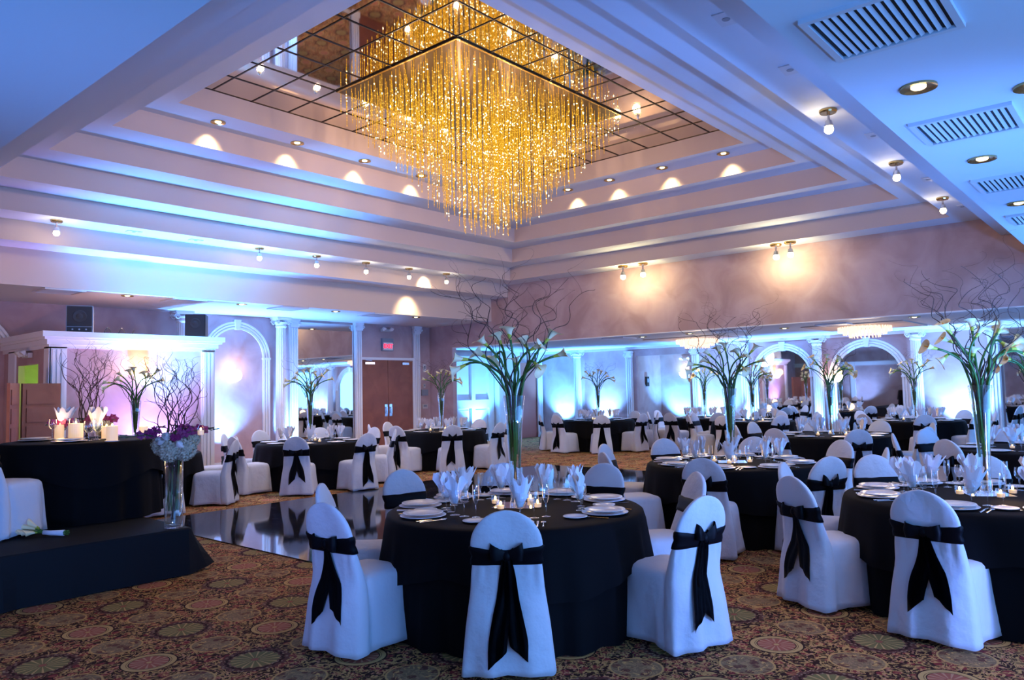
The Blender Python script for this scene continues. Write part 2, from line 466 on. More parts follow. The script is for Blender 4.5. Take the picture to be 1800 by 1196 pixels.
struct(mobj('trim_4', bm, M['white']), 'white cornice along the far wall')
bm = bmn(); box(bm, (4.5, YB - .02, 0), (12.4, YB, .12)); box(bm, (14.35, YB - .02, 0), (XP, YB, .12))
struct(mobj('baseboard_back', bm, M['white']))

# ---- columns / pilasters (built in white classical trim)
def column(x, y, z1, axis, label, fluted=True, r=.125):
    t = empty('column', (x, y, 0), 0 if axis == 'y' else -pi / 2)
    bm = bmn()
    n = 48
    def ringf(rr, z, fl): return [(rr * (1 - (.07 * max(0, cos(i * 16 * 2 * pi / n * 1.0)) if fl and i % 3 == 0 else 0)) * cos(2 * pi * i / n), rr * (1 - (.08 if fl and i % 3 == 0 else 0)) * sin(2 * pi * i / n), z) for i in range(n)]
    grid(bm, [ringf(r, .16, True), ringf(r, 1.2, True), ringf(r * .88, z1 - .24, True)], True)
    mobj('shaft', bm, M['white'], t)
    bm = bmn(); lathe(bm, [(r * 1.35, 0), (r * 1.35, .07), (r * 1.15, .09), (r * 1.22, .13), (r * 1.02, .17)], 28)
    mobj('base', bm, M['white'], t)
    bm = bmn()
    lathe(bm, [(r * .88, z1 - .26), (r * 1.05, z1 - .22), (r * .95, z1 - .20), (r * 1.15, z1 - .12)], 28)
    for sx in (-1, 1):
        for yy in (-.10, .10):
            pts = []; rd = []
            for q in range(26):
                a = q * .42; rr = .062 * (1 - q / 30)
                pts.append((sx * (.145 + rr * cos(a) * 1), yy * r / .125, z1 - .125 + rr * sin(a))); rd.append(.014)
            tube(bm, pts, rd, 5)
    box(bm, (-r * 1.4, -r * 1.1, z1 - .075), (r * 1.4, r * 1.1, z1 - .045)); box(bm, (-r * 1.55, -r * 1.25, z1 - .045), (r * 1.55, r * 1.25, z1))
    mobj('capital', bm, M['white'], t)
    return tag(t, label, 'column')
def pilaster(x, y, z1, axis, label, w=.22, zcap=None, cat='pilaster'):
    t = empty('pilaster', (x, y, 0), 0 if axis == 'y' else -pi / 2)
    bm = bmn()
    box(bm, (-w / 2, -.03, 0), (w / 2, .03, z1))
    for k in (-1, 0, 1): box(bm, (k * w * .3 - w * .09, -.055, .18), (k * w * .3 + w * .09, -.03, z1 - .22))
    box(bm, (-w / 2 - .02, -.06, 0), (w / 2 + .02, -.03, .16))
    mobj('shaft', bm, M['white'], t)
    bm = bmn(); box(bm, (-w / 2 - .03, -.09, z1 - .06), (w / 2 + .03, .03, z1)); box(bm, (-w / 2 - .01, -.07, z1 - .20), (w / 2 + .01, .03, z1 - .06))
    for sx in (-1, 1):
        lathe2 = [(sx * (w / 2 + .01) + .045 * (1 - q / 22) * cos(q * .5), -.085, z1 - .12 + .045 * (1 - q / 22) * sin(q * .5)) for q in range(18)]
        tube(bm, lathe2, .012, 5)
    mobj('capital', bm, M['white'], t)
    return tag(t, label, 'pilaster')
column(7.62, YB - .22, ZLOW, 'y', 'white ionic column rising behind the booth beside the right speaker')
column(10.0, YB - .22, ZLOW, 'y', 'white fluted ionic column between the arch and the back wall mirror')
pilaster(10.45, YB - .05, ZLOW, 'y', 'white fluted pilaster along the left edge of the back wall mirror')
pilaster(12.38, YB - .05, ZLOW, 'y', 'white pilaster between the back wall mirror and the double door')
pilaster(14.42, YB - .05, ZLOW, 'y', 'white pilaster right of the double door')
pilaster(19.82, YB - .12, ZR, 'y', 'plain white corner post right of the red door')
column(XF - .2, 14.4, ZR, 'x', 'round white column on the far wall left of the alcove')
pilaster(XF - .05, 12.55, ZR - .12, 'x', 'white pilaster at the left side of the alcove')
pilaster(XF - .05, 10.33, ZR - .12, 'x', 'white pilaster at the right side of the alcove')
column(XF - .2, 6.84, ZR, 'x', 'white ionic column between the two mirrored arches')
column(XF - .2, 4.55, ZR, 'x', 'white ionic column right of the second mirrored arch')
pilaster(XF - .05, 8.85, ZR - .05, 'x', 'white pilaster left of the first mirrored arch')
pilaster(XF - .05, 3.0, ZR - .05, 'x', 'white pilaster left of the large far wall mirror')

# ---- arches
def arch(cx, half, zs, axis, wall, label, keystone=True, mirror=False, zb=0.0, wd=.17):
    # axis 'y': wall plane y=wall facing -y ; axis 'x': wall plane x=wall facing -x (local x runs along -y)
    t = empty('wall_arch' if not mirror else 'mirrored_arch', (cx, wall, 0) if axis == 'y' else (wall, cx, 0), 0 if axis == 'y' else -pi / 2)
    bm = bmn()
    offs = [(half, -.005), (half, -.05), (half + wd * .26, -.05), (half + wd * .30, -.025), (half + wd * .36, -.025), (half + wd * .40, -.055), (half + wd * .62, -.055),
            (half + wd * .66, -.03), (half + wd * .72, -.03), (half + wd * .76, -.065), (half + wd, -.065), (half + wd, 0)]
    path = [(1, zb, 0), (1, zs, 0)] + [('a', pi * k / 28) for k in range(1, 28)] + [(-1, zs, 0), (-1, zb, 0)]
    P = []
    for p in path:
        row = []
        for r, d in offs:
            if p[0] == 'a': row.append((r * cos(p[1]), d, zs + r * sin(p[1])))
            else: row.append((p[0] * r, d, p[1]))
        P.append(row)
    grid(bm, P)
    mobj('moulding', bm, M['white'], t)
    for s in (-1, 1):
        bm = bmn(); box(bm, (s * (half + wd / 2) - wd / 2 - .012, -.075, zs - .03), (s * (half + wd / 2) + wd / 2 + .012, 0, zs + .015))
        mobj('impost', bm, M['white'], t)
    if keystone:
        bm = bmn(); zt = zs + half
        v = [(-.045, zt - .02), (.045, zt - .02), (.08, zt + wd + .04), (-.08, zt + wd + .04)]
        a = [bm.verts.new((p[0], -.1, p[1])) for p in v]; b = [bm.verts.new((p[0], 0, p[1])) for p in v]
        bm.faces.new(a); 
        for i in range(4): bm.faces.new((a[i], b[i], b[(i + 1) % 4], a[(i + 1) % 4]))
        mobj('keystone', bm, M['white'], t)
    if mirror:
        bm = bmn()
        pts = [(-half, -.012, zb), (half, -.012, zb), (half, -.012, zs)] + [(half * cos(pi * k / 28), -.012, zs + half * sin(pi * k / 28)) for k in range(1, 28)] + [(-half, -.012, zs)]
        quad(bm, pts)
        mobj('mirror_pane', bm, M['mirror'], t)
    return tag(t, label, 'arch')
arch(8.98, .66, 2.45, 'y', YB, 'white moulded blind arch with a glowing round sconce inside')
arch(3.55, .90, 2.25, 'y', YB, 'white arch moulding at the left picture edge behind the booth')
arch(7.80, .70, 1.78, 'x', XF, 'first mirrored arch on the far wall, left of the ionic column', mirror=True, wd=.18)
arch(5.68, .76, 1.72, 'x', XF, 'second mirrored arch on the far wall, right of the ionic column', mirror=True, wd=.18)

# ---- wall mirrors
bm = bmn(); box(bm, (10.58, YB - .02, .12), (12.25, YB - .005, ZLOW - .06))
tag(mobj('wall_mirror', bm, M['mirror']), 'tall mirror on the back wall left of the double door', 'mirror')
bm = bmn(); box(bm, (XF - .02, -4.0, .12), (XF - .005, 2.85, ZR - .1))
tag(mobj('wall_mirror', bm, M['mirror']), 'wide mirror on the far wall at the right picture edge', 'mirror')

# ---- double door with exit sign
def leaf(x0, x1, z1, m, nm, y=YB, parent=None, handle=None):
    bm = bmn(); box(bm, (x0, y - .05, .01), (x1, y, z1))
    o = mobj(nm, bm, m, parent)
    if handle:
        b2 = bmn(); box(b2, (handle - .045, y - .06, .95), (handle + .045, y - .05, 1.27)); box(b2, (handle - .02, y - .10, 1.02), (handle + .02, y - .085, 1.2))
        box(b2, (handle - .01, y - .09, 1.03), (handle + .01, y - .055, 1.05)); box(b2, (handle - .01, y - .09, 1.17), (handle + .01, y - .055, 1.19))
        mobj('door_handle', b2, M['silver'], o)
    return o
d = empty('door_1', (0, 0, 0)); struct(d, 'brown wooden double door under the exit sign')
leaf(12.50, 13.375, 2.46, M['wood'], 'door_leaf', parent=d, handle=13.30)
leaf(13.385, 14.26, 2.46, M['wood'], 'door_leaf', parent=d, handle=13.46)
bm = bmn()
box(bm, (12.44, YB - .07, 2.46), (14.32, YB, 2.53)); box(bm, (12.44, YB - .07, 0), (12.50, YB, 2.46)); box(bm, (14.26, YB - .07, 0), (14.32, YB, 2.46))
mobj('door_frame', bm, M['white'], d)
for x, s in ((12.62, 1), (14.14, -1)):
    bm = bmn(); box(bm, (x - .04, YB - .10, 2.34), (x + s * .28, YB - .05, 2.40)); tube(bm, [(x + s * .2, YB - .09, 2.41), (x + s * .05, YB - .25, 2.43), (x - s * .02, YB - .09, 2.45)], .01, 5)
    mobj('door_closer', bm, M['chrome'], d)
# exit sign
def text_mesh(txt, size, m, name, parent, mtx, ext=.004):
    cu = bpy.data.curves.new(name, 'FONT'); cu.body = txt; cu.size = size; cu.extrude = ext
    cu.align_x = 'CENTER'; cu.align_y = 'CENTER'; cu.offset = size * .015
    o = bpy.data.objects.new(name, cu); C.objects.link(o)
    dg = bpy.context.evaluated_depsgraph_get()
    me = bpy.data.meshes.new_from_object(o.evaluated_get(dg))
    bpy.data.objects.remove(o)
    me.materials.clear(); me.materials.append(m)
    r = bpy.data.objects.new(name, me); C.objects.link(r); r.parent = parent; r.matrix_local = mtx
    return r
t = empty('exit_sign', (13.38, YB - .04, 2.88))
bm = bmn(); box(bm, (-.19, -.03, -.17), (.19, .04, .17)); mobj('housing', bm, M['greybox'], t)
bm = bmn(); box(bm, (-.165, -.036, -.145), (.165, -.03, .06)); mobj('sign_face', bm, M['china'], t)
text_mesh('EXIT', .16, M['exitred'], 'sign_letters', t, Matrix.Translation((0, -.04, -.045)) @ Matrix.Rotation(pi / 2, 4, 'X'))
tag(t, 'exit sign with red letters above the wooden double door', 'exit sign')
def emergency(loc, rz, label):
    t = empty('emergency_light', loc, rz)
    bm = bmn(); box(bm, (-.15, -.03, -.04), (.15, .04, .04)); mobj('battery_case', bm, M['plastic'], t)
    for s in (-1, 1):
        bm = bmn(); tube(bm, [(s * .1, -.03, .0), (s * .13, -.09, .03), (s * .13, -.11, .01)], [.02, .055, .06], 12); mobj('lamp_head', bm, M['china'], t)
    tag(t, label, 'emergency light')
emergency((13.32, YB - .05, 3.27), 0, 'twin head emergency light high above the exit sign')
emergency((XF + 1.7, 11.55, 2.42), pi / 2 * 3, 'twin head emergency light inside the blue alcove')
def plate(name, loc, sz, m, label, cat, axis='y'):
    t = empty(name, loc)
    bm = bmn(); w, h = sz
    if axis == 'y': box(bm, (-w / 2, -.035, -h / 2), (w / 2, .0, h / 2))
    else: box(bm, (-.035, -w / 2, -h / 2), (0, w / 2, h / 2))
    mobj('case', bm, m, t)
    bm = bmn()
    if axis == 'y': box(bm, (-w * .3, -.042, -h * .1), (w * .3, -.035, h * .3))
    else: box(bm, (-.042, -w * .3, -h * .1), (-.035, w * .3, h * .3))
    mobj('face', bm, M['greybox'], t)
    tag(t, label, cat)
plate('thermostat', (14.74, YB, 2.25), (.10, .22), M['china'], 'slim white wall unit, highest beside the door pilaster', 'thermostat')
plate('light_switch', (14.72, YB, 1.75), (.08, .12), M['plastic'], 'small light switch under the slim white wall unit', 'switch')
plate('intercom', (14.74, YB, 1.56), (.24, .17), M['greybox'], 'grey intercom box on the wall right of the door', 'intercom')
plate('switch_plate', (14.74, YB, 1.17), (.2, .13), M['plastic'], 'pale switch plate below the grey intercom box', 'switch')
plate('wall_phone', (XF + .9, AY1 + .18, 1.75), (.16, .3), M['speaker'], 'black wall telephone on the left side wall of the alcove', 'telephone', 'y')

# ---- white four panel door and red door on the back wall of the far room
d = empty('door_2'); struct(d, 'white four panel door glowing blue')
bm = bmn(); fx0, fx1, fz = 15.72, 17.55, 2.62
for a, b in (((fx0, 0), (fx0 + .22, fz)), ((fx1 - .22, 0), (fx1, fz)), ((fx0 + .22, fz - .12), (fx1 - .22, fz)), ((fx0 + .22, 1.05), (fx1 - .22, 1.30)), ((fx0 + .22, 0), (fx1 - .22, .15)),
             ((16.56, .15), (16.71, 1.05)), ((16.56, 1.30), (16.71, fz - .12))):
    box(bm, (a[0], YB - .12, a[1]), (b[0], YB, b[1]))
mobj('door_frame', bm, M['white'], d)
for x0_, x1_ in ((fx0 + .22, 16.56), (16.71, fx1 - .22)):
    for z0_, z1_ in ((.15, 1.05), (1.30, fz - .12)):
        bm = bmn(); box(bm, (x0_, YB - .03, z0_), (x1_, YB - .01, z1_)); box(bm, (x0_ + .06, YB - .05, z0_ + .06), (x1_ - .06, YB - .03, z1_ - .06))
        mobj('door_panel', bm, M['white'], d)
d = empty('door_3'); struct(d, 'plain red door in the far corner')
leaf(18.65, 19.72, 2.45, M['redwood'], 'door_leaf', parent=d)
bm = bmn(); box(bm, (17.6, YB - .3, 0), (18.62, YB - .01, ZR)); struct(mobj('trim_5', bm, M['white']), 'white wall pier between the panel door and the red door')

# ================================================================ booth
BX0, BX1, BY, BZ = 4.42, 7.20, 13.75, 2.56
bm = bmn()
box(bm, (BX0, BY, 0), (BX1, BY + .12, BZ))
box(bm, (BX1 - .12, BY + .12, 0), (BX1, YB - .02, BZ))
box(bm, (BX0, BY + .12, 0), (BX0 + .1, BY + .55, BZ)); box(bm, (BX0, BY + .55, 2.2), (BX0 + .1, 15.3, BZ)); box(bm, (BX0, 15.3, 0), (BX0 + .1, YB - .02, BZ))
box(bm, (BX0 + .1, BY + .12, BZ - .06), (BX1 - .12, YB - .02, BZ))
struct(mobj('wall_booth', bm, M['pink']), 'mauve booth enclosure in the left corner')
bm = bmn()
for o_, z0_, z1_ in ((.03, BZ - .12, BZ - .06), (.07, BZ - .06, BZ + .02), (.12, BZ + .02, BZ + .06), (.16, BZ + .06, BZ + .15)):
    box(bm, (BX0 - o_, BY - o_, z0_), (BX1 + o_, BY + .1, z1_)); box(bm, (BX0 - o_, BY + .1, z0_), (BX0 + .1, YB - .02, z1_)); box(bm, (BX1 - .1, BY + .1, z0_), (BX1 + o_, YB - .02, z1_))
struct(mobj('trim_6', bm, M['white']), 'white stepped cornice on top of the booth')
bm = bmn()
for x0_, x1_ in ((BX0 - .02, BX0 + .24), (BX1 - .24, BX1 + .02)):
    box(bm, (x0_, BY - .03, 0), (x1_, BY, BZ - .1))
    for k in range(3):
        xx = x0_ + .035 + k * .07; box(bm, (xx, BY - .055, .1), (xx + .045, BY - .03, BZ - .14))
box(bm, (BX0 - .03, BY - .03, 0), (BX0, BY + .2, BZ - .1)); box(bm, (BX0 - .03, 15.4, 0), (BX0, 15.75, BZ - .1))
struct(mobj('trim_7', bm, M['white']), 'white fluted corner strips of the booth')
light('POINT', (5.3, 14.9, 1.9), 45, (.35, 1, .12), size=.15)
def speaker(loc, rz, w, d_, h, label, side, knobs):
    t = empty('loudspeaker', loc, rz)
    bm = bmn(); box(bm, (-w / 2, -d_ / 2, 0), (w / 2, d_ / 2, h)); bmesh.ops.bevel(bm, geom=bm.edges[:], offset=.008, segments=2, affect='EDGES')
    mobj('cabinet', bm, side, t)
    bm = bmn(); box(bm, (-w * .46, -d_ / 2 - .012, h * (.24 if knobs else .04)), (w * .46, -d_ / 2, h * .97)); mobj('grille', bm, M['speaker'], t)
    bm = bmn()
    rr = w * .27
    P = [[(r_ * cos(a * 2 * pi / 24), -d_ / 2 - .014 - dd, h * .6 + r_ * sin(a * 2 * pi / 24)) for a in range(24)] for r_, dd in ((rr, 0), (rr * .9, .006), (rr * .5, .001), (rr * .3, .008), (.002, .012))]
    grid(bm, P, True); mobj('cone', bm, M['grille'], t)
    if knobs:
        bm = bmn(); box(bm, (-w * .46, -d_ / 2 - .012, h * .03), (w * .46, -d_ / 2, h * .21)); mobj('control_panel', bm, M['speaker'], t)
        for k in (-1, 0, 1):
            bm = bmn(); tube(bm, [(k * w * .25, -d_ / 2 - .012, h * .12), (k * w * .25, -d_ / 2 - .03, h * .12)], .014, 10); mobj('knob', bm, M['silver'], t)
    return tag(t, label, 'loudspeaker')
ZT = BZ + .15
speaker((4.93, 13.95, ZT), radians(-22), .40, .34, .46, 'loudspeaker with grey sides standing on the left end of the booth', M['greybox'], True)
speaker((7.0, 14.0, ZT), radians(-35), .36, .36, .44, 'all black loudspeaker standing on the right end of the booth', M['speaker'], False)
bm = bmn()
pts = [(5.28 + .5 * k / 30, 13.85, ZT + .012 + max(0, .10 * sin(k * .45))) for k in range(31)]
tube(bm, pts, .007, 5)
tag(mobj('cable', bm, M['speaker']), 'loose dark cable looping on the booth top by the left loudspeaker', 'cable')
speaker((XF + 1.5, AY0 + .0, 2.0), radians(200 + 90), .24, .2, .40, 'small dark loudspeaker hung on the right side of the alcove', M['greybox'], False)
emergency((BX0 - .05, 14.7, 2.36), -pi / 2, 'white twin head lamp bar on the side wall of the booth')
# folding screen
t = empty('folding_screen', (3.95, 13.2, 0), radians(38))
for k, (px, a) in enumerate(((-.32, 25), (.30, -20))):
    bm = bmn(); box(bm, (-.31, -.02, .03), (.31, .02, 1.86))
    bmesh.ops.transform(bm, matrix=Matrix.Translation((px, 0, 0)) @ Matrix.Rotation(radians(a), 4, 'Z'), verts=bm.verts)
    p = mobj('screen_panel', bm, M['wood'], t)
    for q in range(6):
        b2 = bmn(); box(b2, (-.25, -.032, .14 + q * .28), (.25, -.018, .36 + q * .28))
        bmesh.ops.transform(b2, matrix=Matrix.Translation((px, 0, 0)) @ Matrix.Rotation(radians(a), 4, 'Z'), verts=b2.verts)
        mobj('slat_panel', b2, M['wood'], p)
tag(t, 'dark reddish wooden folding screen beside the booth, at the left picture edge', 'screen')

# ---- wall sconces
def sconce(loc, rz, m, label, globe=False, lc=WARM, e=25):
    t = empty('wall_sconce', loc, rz)
    bm = bmn()
    if globe: ball(bm, (0, -.13, 0), .14, 20)
    else:
        lathe(bm, [(.02, -.16), (.09, -.13), (.15, -.05), (.17, .03), (.15, .04), (.14, -.02), (.07, -.1)], 20, (0, -.13, 0))
    mobj('lamp_shade', bm, m, t, True)
    bm = bmn(); lathe(bm, [(.05, -.03), (.06, 0), (.05, .03)], 14); tube(bm, [(0, 0, 0), (0, -.06, -.02)], .015, 6); mobj('bracket', bm, M['brass'], t)
    tag(t, label, 'wall lamp')
    o = Vector((0, -.26, .12)); o.rotate(Matrix.Rotation(rz, 3, 'Z'))
    light('POINT', Vector(loc) + o, e, lc, size=.12)
sconce((5.86, BY, 1.98), 0, M['lamp'], 'amber bowl sconce glowing on the booth wall', lc=(1, .66, .25), e=22)
sconce((8.9, YB, 2.05), 0, M['lamp'], 'round glowing sconce inside the white back wall arch', True, (1, .7, .5), 12)
sconce((XF + 1.8, 11.62, 1.98), -pi / 2, M['lampw'], 'white bowl sconce inside the blue alcove', lc=(.6, .85, 1), e=10)
sconce((XF, 6.5, 1.75), -pi / 2, M['lamp'], 'small amber sconce beside the second mirrored arch', lc=(1, .6, .2), e=3)

# ---- uplights on the floor
def mk_up():
    t = empty('uplight')
    bm = bmn(); tube(bm, [(0, 0, .10), (0, .03, .28)], [.075, .085], 18); mobj('lamp_can', bm, M['speaker'], t)
    bm = bmn(); lathe(bm, [(.11, 0), (.11, .02), (.03, .03), (.03, .05)], 16); mobj('stand', bm, M['speaker'], t)
    bm = bmn(); tube(bm, [(-.09, 0, .03), (-.095, .01, .18), (-.075, .015, .19)], .008, 5); tube(bm, [(.09, 0, .03), (.095, .01, .18), (.075, .015, .19)], .008, 5); mobj('yoke', bm, M['speaker'], t)
    return t
UPL = Once(mk_up)
tag(UPL.get((6.1, 12.95, 0), 0), 'black floor uplight behind the table beside the booth', 'uplight')
for (x, y), tt, c, e, where in UP:
    o = UPL.get((x, y, 0), 0 if tt[1] - y > .2 else -pi / 2)
    tag(o, 'black floor uplight at the foot of the ' + where, 'uplight', 'blue uplights along the walls')

# ================================================================ ceiling fittings
def mk_vent():
    t = empty('ceiling_vent'); w, d_ = .31, .31
    bm = bmn()
    for a, b in (((-w, -d_), (w, -d_ + .035)), ((-w, d_ - .035), (w, d_)), ((-w, -d_ + .035), (-w + .035, d_ - .035)), ((w - .035, -d_ + .035), (w, d_ - .035))):
        box(bm, (*a, -.025), (*b, 0))
    mobj('frame', bm, M['vent'], t)
    bm = bmn(); box(bm, (-w + .035, -d_ + .035, -.006), (w - .035, d_ - .035, -.001)); mobj('duct', bm, M['ventdark'], t)
    bm = bmn()
    for k in range(13):
        u = -w + .065 + k * .04
        quad(bm, [(u, -d_ + .04, -.022), (u, d_ - .04, -.022), (u + .020, d_ - .04, -.012), (u + .020, -d_ + .04, -.012)])

    mobj('louvres', bm, M['vent'], t)
    return t
VN = Once(mk_vent)
vl = [(4.05, 1.0, 'nearest the camera, top right'), (6.13, 1.0, 'second from the camera on the right ceiling'), (8.21, .98, 'third from the camera on the right ceiling'), (10.25, 1.0, 'fourth from the camera on the right ceiling'),
      (4.62, 14.0, 'over the booth, leftmost on the back ceiling strip'), (6.75, 14.0, 'above the right booth speaker'), (8.98, 14.0, 'in front of the white back wall arch'), (11.36, 14.0, 'in front of the back wall mirror')]
for x, y, w in vl: tag(VN.get((x, y, ZLOW), -pi / 2), 'square louvred ceiling vent ' + w, 'ceiling vent')
for x, y, w in ((15.8, 10.2, 'behind the front centre flowers'), (15.9, 7.4, 'above the middle table flowers'), (16.2, 5.2, 'right of the middle of the beam')):
    tag(VN.get((x, y, ZR), -pi / 2), 'dark square ceiling vent of the far dining area, ' + w, 'ceiling vent')
def mk_down():
    t = empty('recessed_downlight')
    bm = bmn(); lathe(bm, [(.075, -.003), (.105, -.014), (.105, 0)], 22, cap0=False, cap1=False); mobj('trim_ring', bm, M['brass'], t)
    bm = bmn(); lathe(bm, [(.045, -.001), (.075, -.003)], 22, cap0=False, cap1=False); mobj('reflector', bm, M['brass'], t)
    bm = bmn(); ball(bm, (0, 0, -.004), .045, 12, (1, 1, .35)); mobj('lens', bm, M['down'], t)
    return t
DN = Once(mk_down)
for x, y, w in ((5.12, 1.08, 'nearest the camera on the right ceiling'), (7.19, 1.08, 'second from the camera on the right ceiling'), (9.31, 1.1, 'third on the right ceiling'), (5.6, .55, 'cut by the right picture edge'),
                (5.7, 13.95, 'above the booth'), (7.9, 13.95, 'above the white back wall arch'), (10.16, 13.95, 'before the back wall mirror'), (12.49, 13.9, 'before the double door')):
    tag(DN.get((x, y, ZLOW)), 'round brass downlight ' + w, 'downlight')
    light('SPOT', (x, y, ZLOW - .03), 130 if y > 5 else 30, (1, .72, .58), (x, y, 0), .07, 150, 1)
for k, (x, y, w) in enumerate(((5.47, 10.32, 'left side of the coffer, first from the left'), (6.80, 10.32, 'left side of the coffer, second from the left'), (8.14, 10.32, 'left side of the coffer, third from the left'), (9.45, 10.32, 'left side of the coffer, behind the chandelier tips'),
                (12.22, 9.0, 'right side of the coffer, nearest the corner'), (12.22, 8.0, 'right side of the coffer, second from the corner'), (12.22, 6.85, 'right side of the coffer, third from the corner'), (12.22, 5.65, 'right side of the coffer, furthest right'))):
    tag(DN.get((x, y, ZK[0])), 'small downlight on the top ledge, ' + w, 'downlight')
    dx, dy = (0, .30) if x < 12 else (.30, 0)
    light('SPOT', (x + dx * .35, y + dy * .35, ZK[0] - .02), 60, (1, .78, .42), (x + dx * 1.1, y + dy * 1.1, ZK[0] - .55), .05, 85, 1)
for x, y, w in ((15.9, 9.6, 'left'), (15.9, 8.35, 'centre left'), (16.3, 6.3, 'centre right'), (15.7, 3.6, 'right')):
    tag(DN.get((x, y, ZR)), 'small round downlight under the far low ceiling, %s of the row' % w, 'downlight')
for x, y, e in ((13.2, 13.45, 110), (12.55, 13.5, 0)):
    if e: light('SPOT', (x - 1.2, 13.25, 4.0 - .02), e, (1, .78, .42), (x - 1.2, 13.66, 3.45), .05, 80, 1)
light('SPOT', (12.0, 12.85, 4.31), 90, (1, .78, .42), (12.0, 13.2, 3.9), .05, 85, 1)
# junction plates on the ledges
def mk_plate():
    t = empty('cover_plate'); bm = bmn(); box(bm, (-.11, -.07, -.01), (.11, .07, 0)); mobj('plate', bm, M['vent'], t)
    bm = bmn(); lathe(bm, [(.03, -.014), (.03, -.01)], 10); mobj('socket', bm, M['greybox'], t); return t
PL = Once(mk_plate)
for x, y, w in ((5.22, 2.35, 'nearest the camera'), (6.47, 2.35, 'second from the camera'), (8.89, 2.35, 'between the first two spot lamps'), (11.39, 2.35, 'between the second and third spot lamps'), (13.6, 2.35, 'beyond the third spot lamp')):
    tag(PL.get((x, y, ZK[4]), radians(5)), 'small cover plate on the right coffer ledge, ' + w, 'cover plate')
for x, y, w in ((5.3, 12.75, 'left'), (6.35, 12.75, 'right')):
    tag(PL.get((x, y, ZK[4])), 'small cover plate on the left coffer ledge, %s of the pair' % w, 'cover plate')
def mk_spot(m='bulb'):
    def f():
        t = empty('spot_lamp')
        bm = bmn(); lathe(bm, [(.075, -.035), (.085, -.02), (.085, 0)], 18); mobj('canopy', bm, M['brass'], t)
        bm = bmn(); tube(bm, [(0, 0, -.03), (0, 0, -.12)], .014, 7); tube(bm, [(0, 0, -.11), (.0, -.0, -.17)], [.03, .045], 12); mobj('socket_arm', bm, M['chrome'], t)
        bm = bmn(); ball(bm, (0, 0, -.20), .045, 14, (1, 1, 1)); mobj('bulb', bm, M[m], t, True)
        return t
    return f
SP = Once(mk_spot())
for x, y, z, w in ((4.14, 12.7, ZK[4], 'on the left coffer side, alone at far left'), (7.52, 12.65, ZK[4], 'on the left coffer side, first of the row of five'), (8.77, 12.65, ZK[4], 'on the left coffer side, second of the row of five'), (9.99, 12.65, ZK[4], 'on the left coffer side, middle of the row of five'),
                (11.18, 12.65, ZK[4], 'on the left coffer side, fourth of the row of five'), (12.33, 12.65, ZK[4], 'on the left coffer side, last before the corner'),
                (7.73, 2.45, ZK[4], 'on the right coffer side, nearest the camera'), (10.2, 2.45, ZK[4], 'on the right coffer side, second from the camera'), (12.73, 2.45, ZK[4], 'on the right coffer side, brightest, third from the camera')):
    tag(SP.get((x, y, z)), 'small ledge spot lamp ' + w, 'spot lamp')
    light('POINT', (x, y + (-.06 if y > 8 else .06), z - .22), 4.5, (1, .84, .62), size=.05)
SB = Once(mk_spot('bulbb'))
for x, y, w in ((14.52, 9.22, 'left pair, left lamp'), (14.55, 8.72, 'left pair, right lamp'), (14.55, 5.72, 'right group, upper lamp'), (14.5, 5.42, 'right group, lower lamp')):
    tag(SB.get((x, y, ZK[4]), scale=1.3), 'very bright yellow flood lamp above the mauve beam, ' + w, 'flood lamp')
    light('POINT', (x - .05, y, ZK[4] - .3), 24, (1, .82, .42), size=.08)

# ================================================================ main chandelier
CX0, CX1, CY0, CY1 = GX + 2 * GT, GX + 8 * GT, YF[0] - 6 * GT, YF[0] - 2 * GT
t = empty('chandelier', ((CX0 + CX1) / 2, (CY0 + CY1) / 2, ZM - .01))
tag(t, 'huge rectangular gold chandelier of hanging crystal strands under the ceiling mirror', 'chandelier')
hx, hy = (CX1 - CX0) / 2, (CY1 - CY0) / 2
bm = bmn()
for a, b in (((-hx, -hy), (hx, -hy + .03)), ((-hx, hy - .03), (hx, hy)), ((-hx, -hy + .03), (-hx + .03, hy - .03)), ((hx - .03, -hy + .03), (hx, hy - .03))): box(bm, (*a, -.014), (*b, -.001))
mobj('rim_frame', bm, M['brass'], t)
bm = bmn(); box(bm, (-hx + .03, -hy + .03, -.012), (hx - .03, hy - .03, -.001)); mobj('base_plate', bm, mat('dark_bronze_plate', (.10, .06, .03), .35, 1), t)
rnd = random.Random(3)
def strand(bm, x, y, L_):
    r = .004
    v = [bm.verts.new((x + r * cos(k * 2.094), y + r * sin(k * 2.094), -.02)) for k in range(3)]
    w = [bm.verts.new((x + r * cos(k * 2.094), y + r * sin(k * 2.094), -L_)) for k in range(3)]
    for k in range(3): bm.faces.new((v[k], v[(k + 1) % 3], w[(k + 1) % 3], w[k])).material_index = 0
    z = .06 + rnd.random() * .06
    while z < L_:
        mi_ = 2 if rnd.random() < .16 else 1; rr = (.006 + .003 * rnd.random()) * (1.25 if mi_ == 2 else 1); hh = rr * (2.4 if rnd.random() < .3 else 1.1)
        a = [bm.verts.new((x + rr * cos(k * pi / 2), y + rr * sin(k * pi / 2), -z)) for k in range(4)]
        top, bot = bm.verts.new((x, y, -z + hh)), bm.verts.new((x, y, -z - hh))
        for k in range(4):
            bm.faces.new((a[k], a[(k + 1) % 4], top)).material_index = mi_
            bm.faces.new((a[(k + 1) % 4], a[k], bot)).material_index = mi_
        z += .035 + .075 * rnd.random()
sts = []
nx, ny = 34, 23
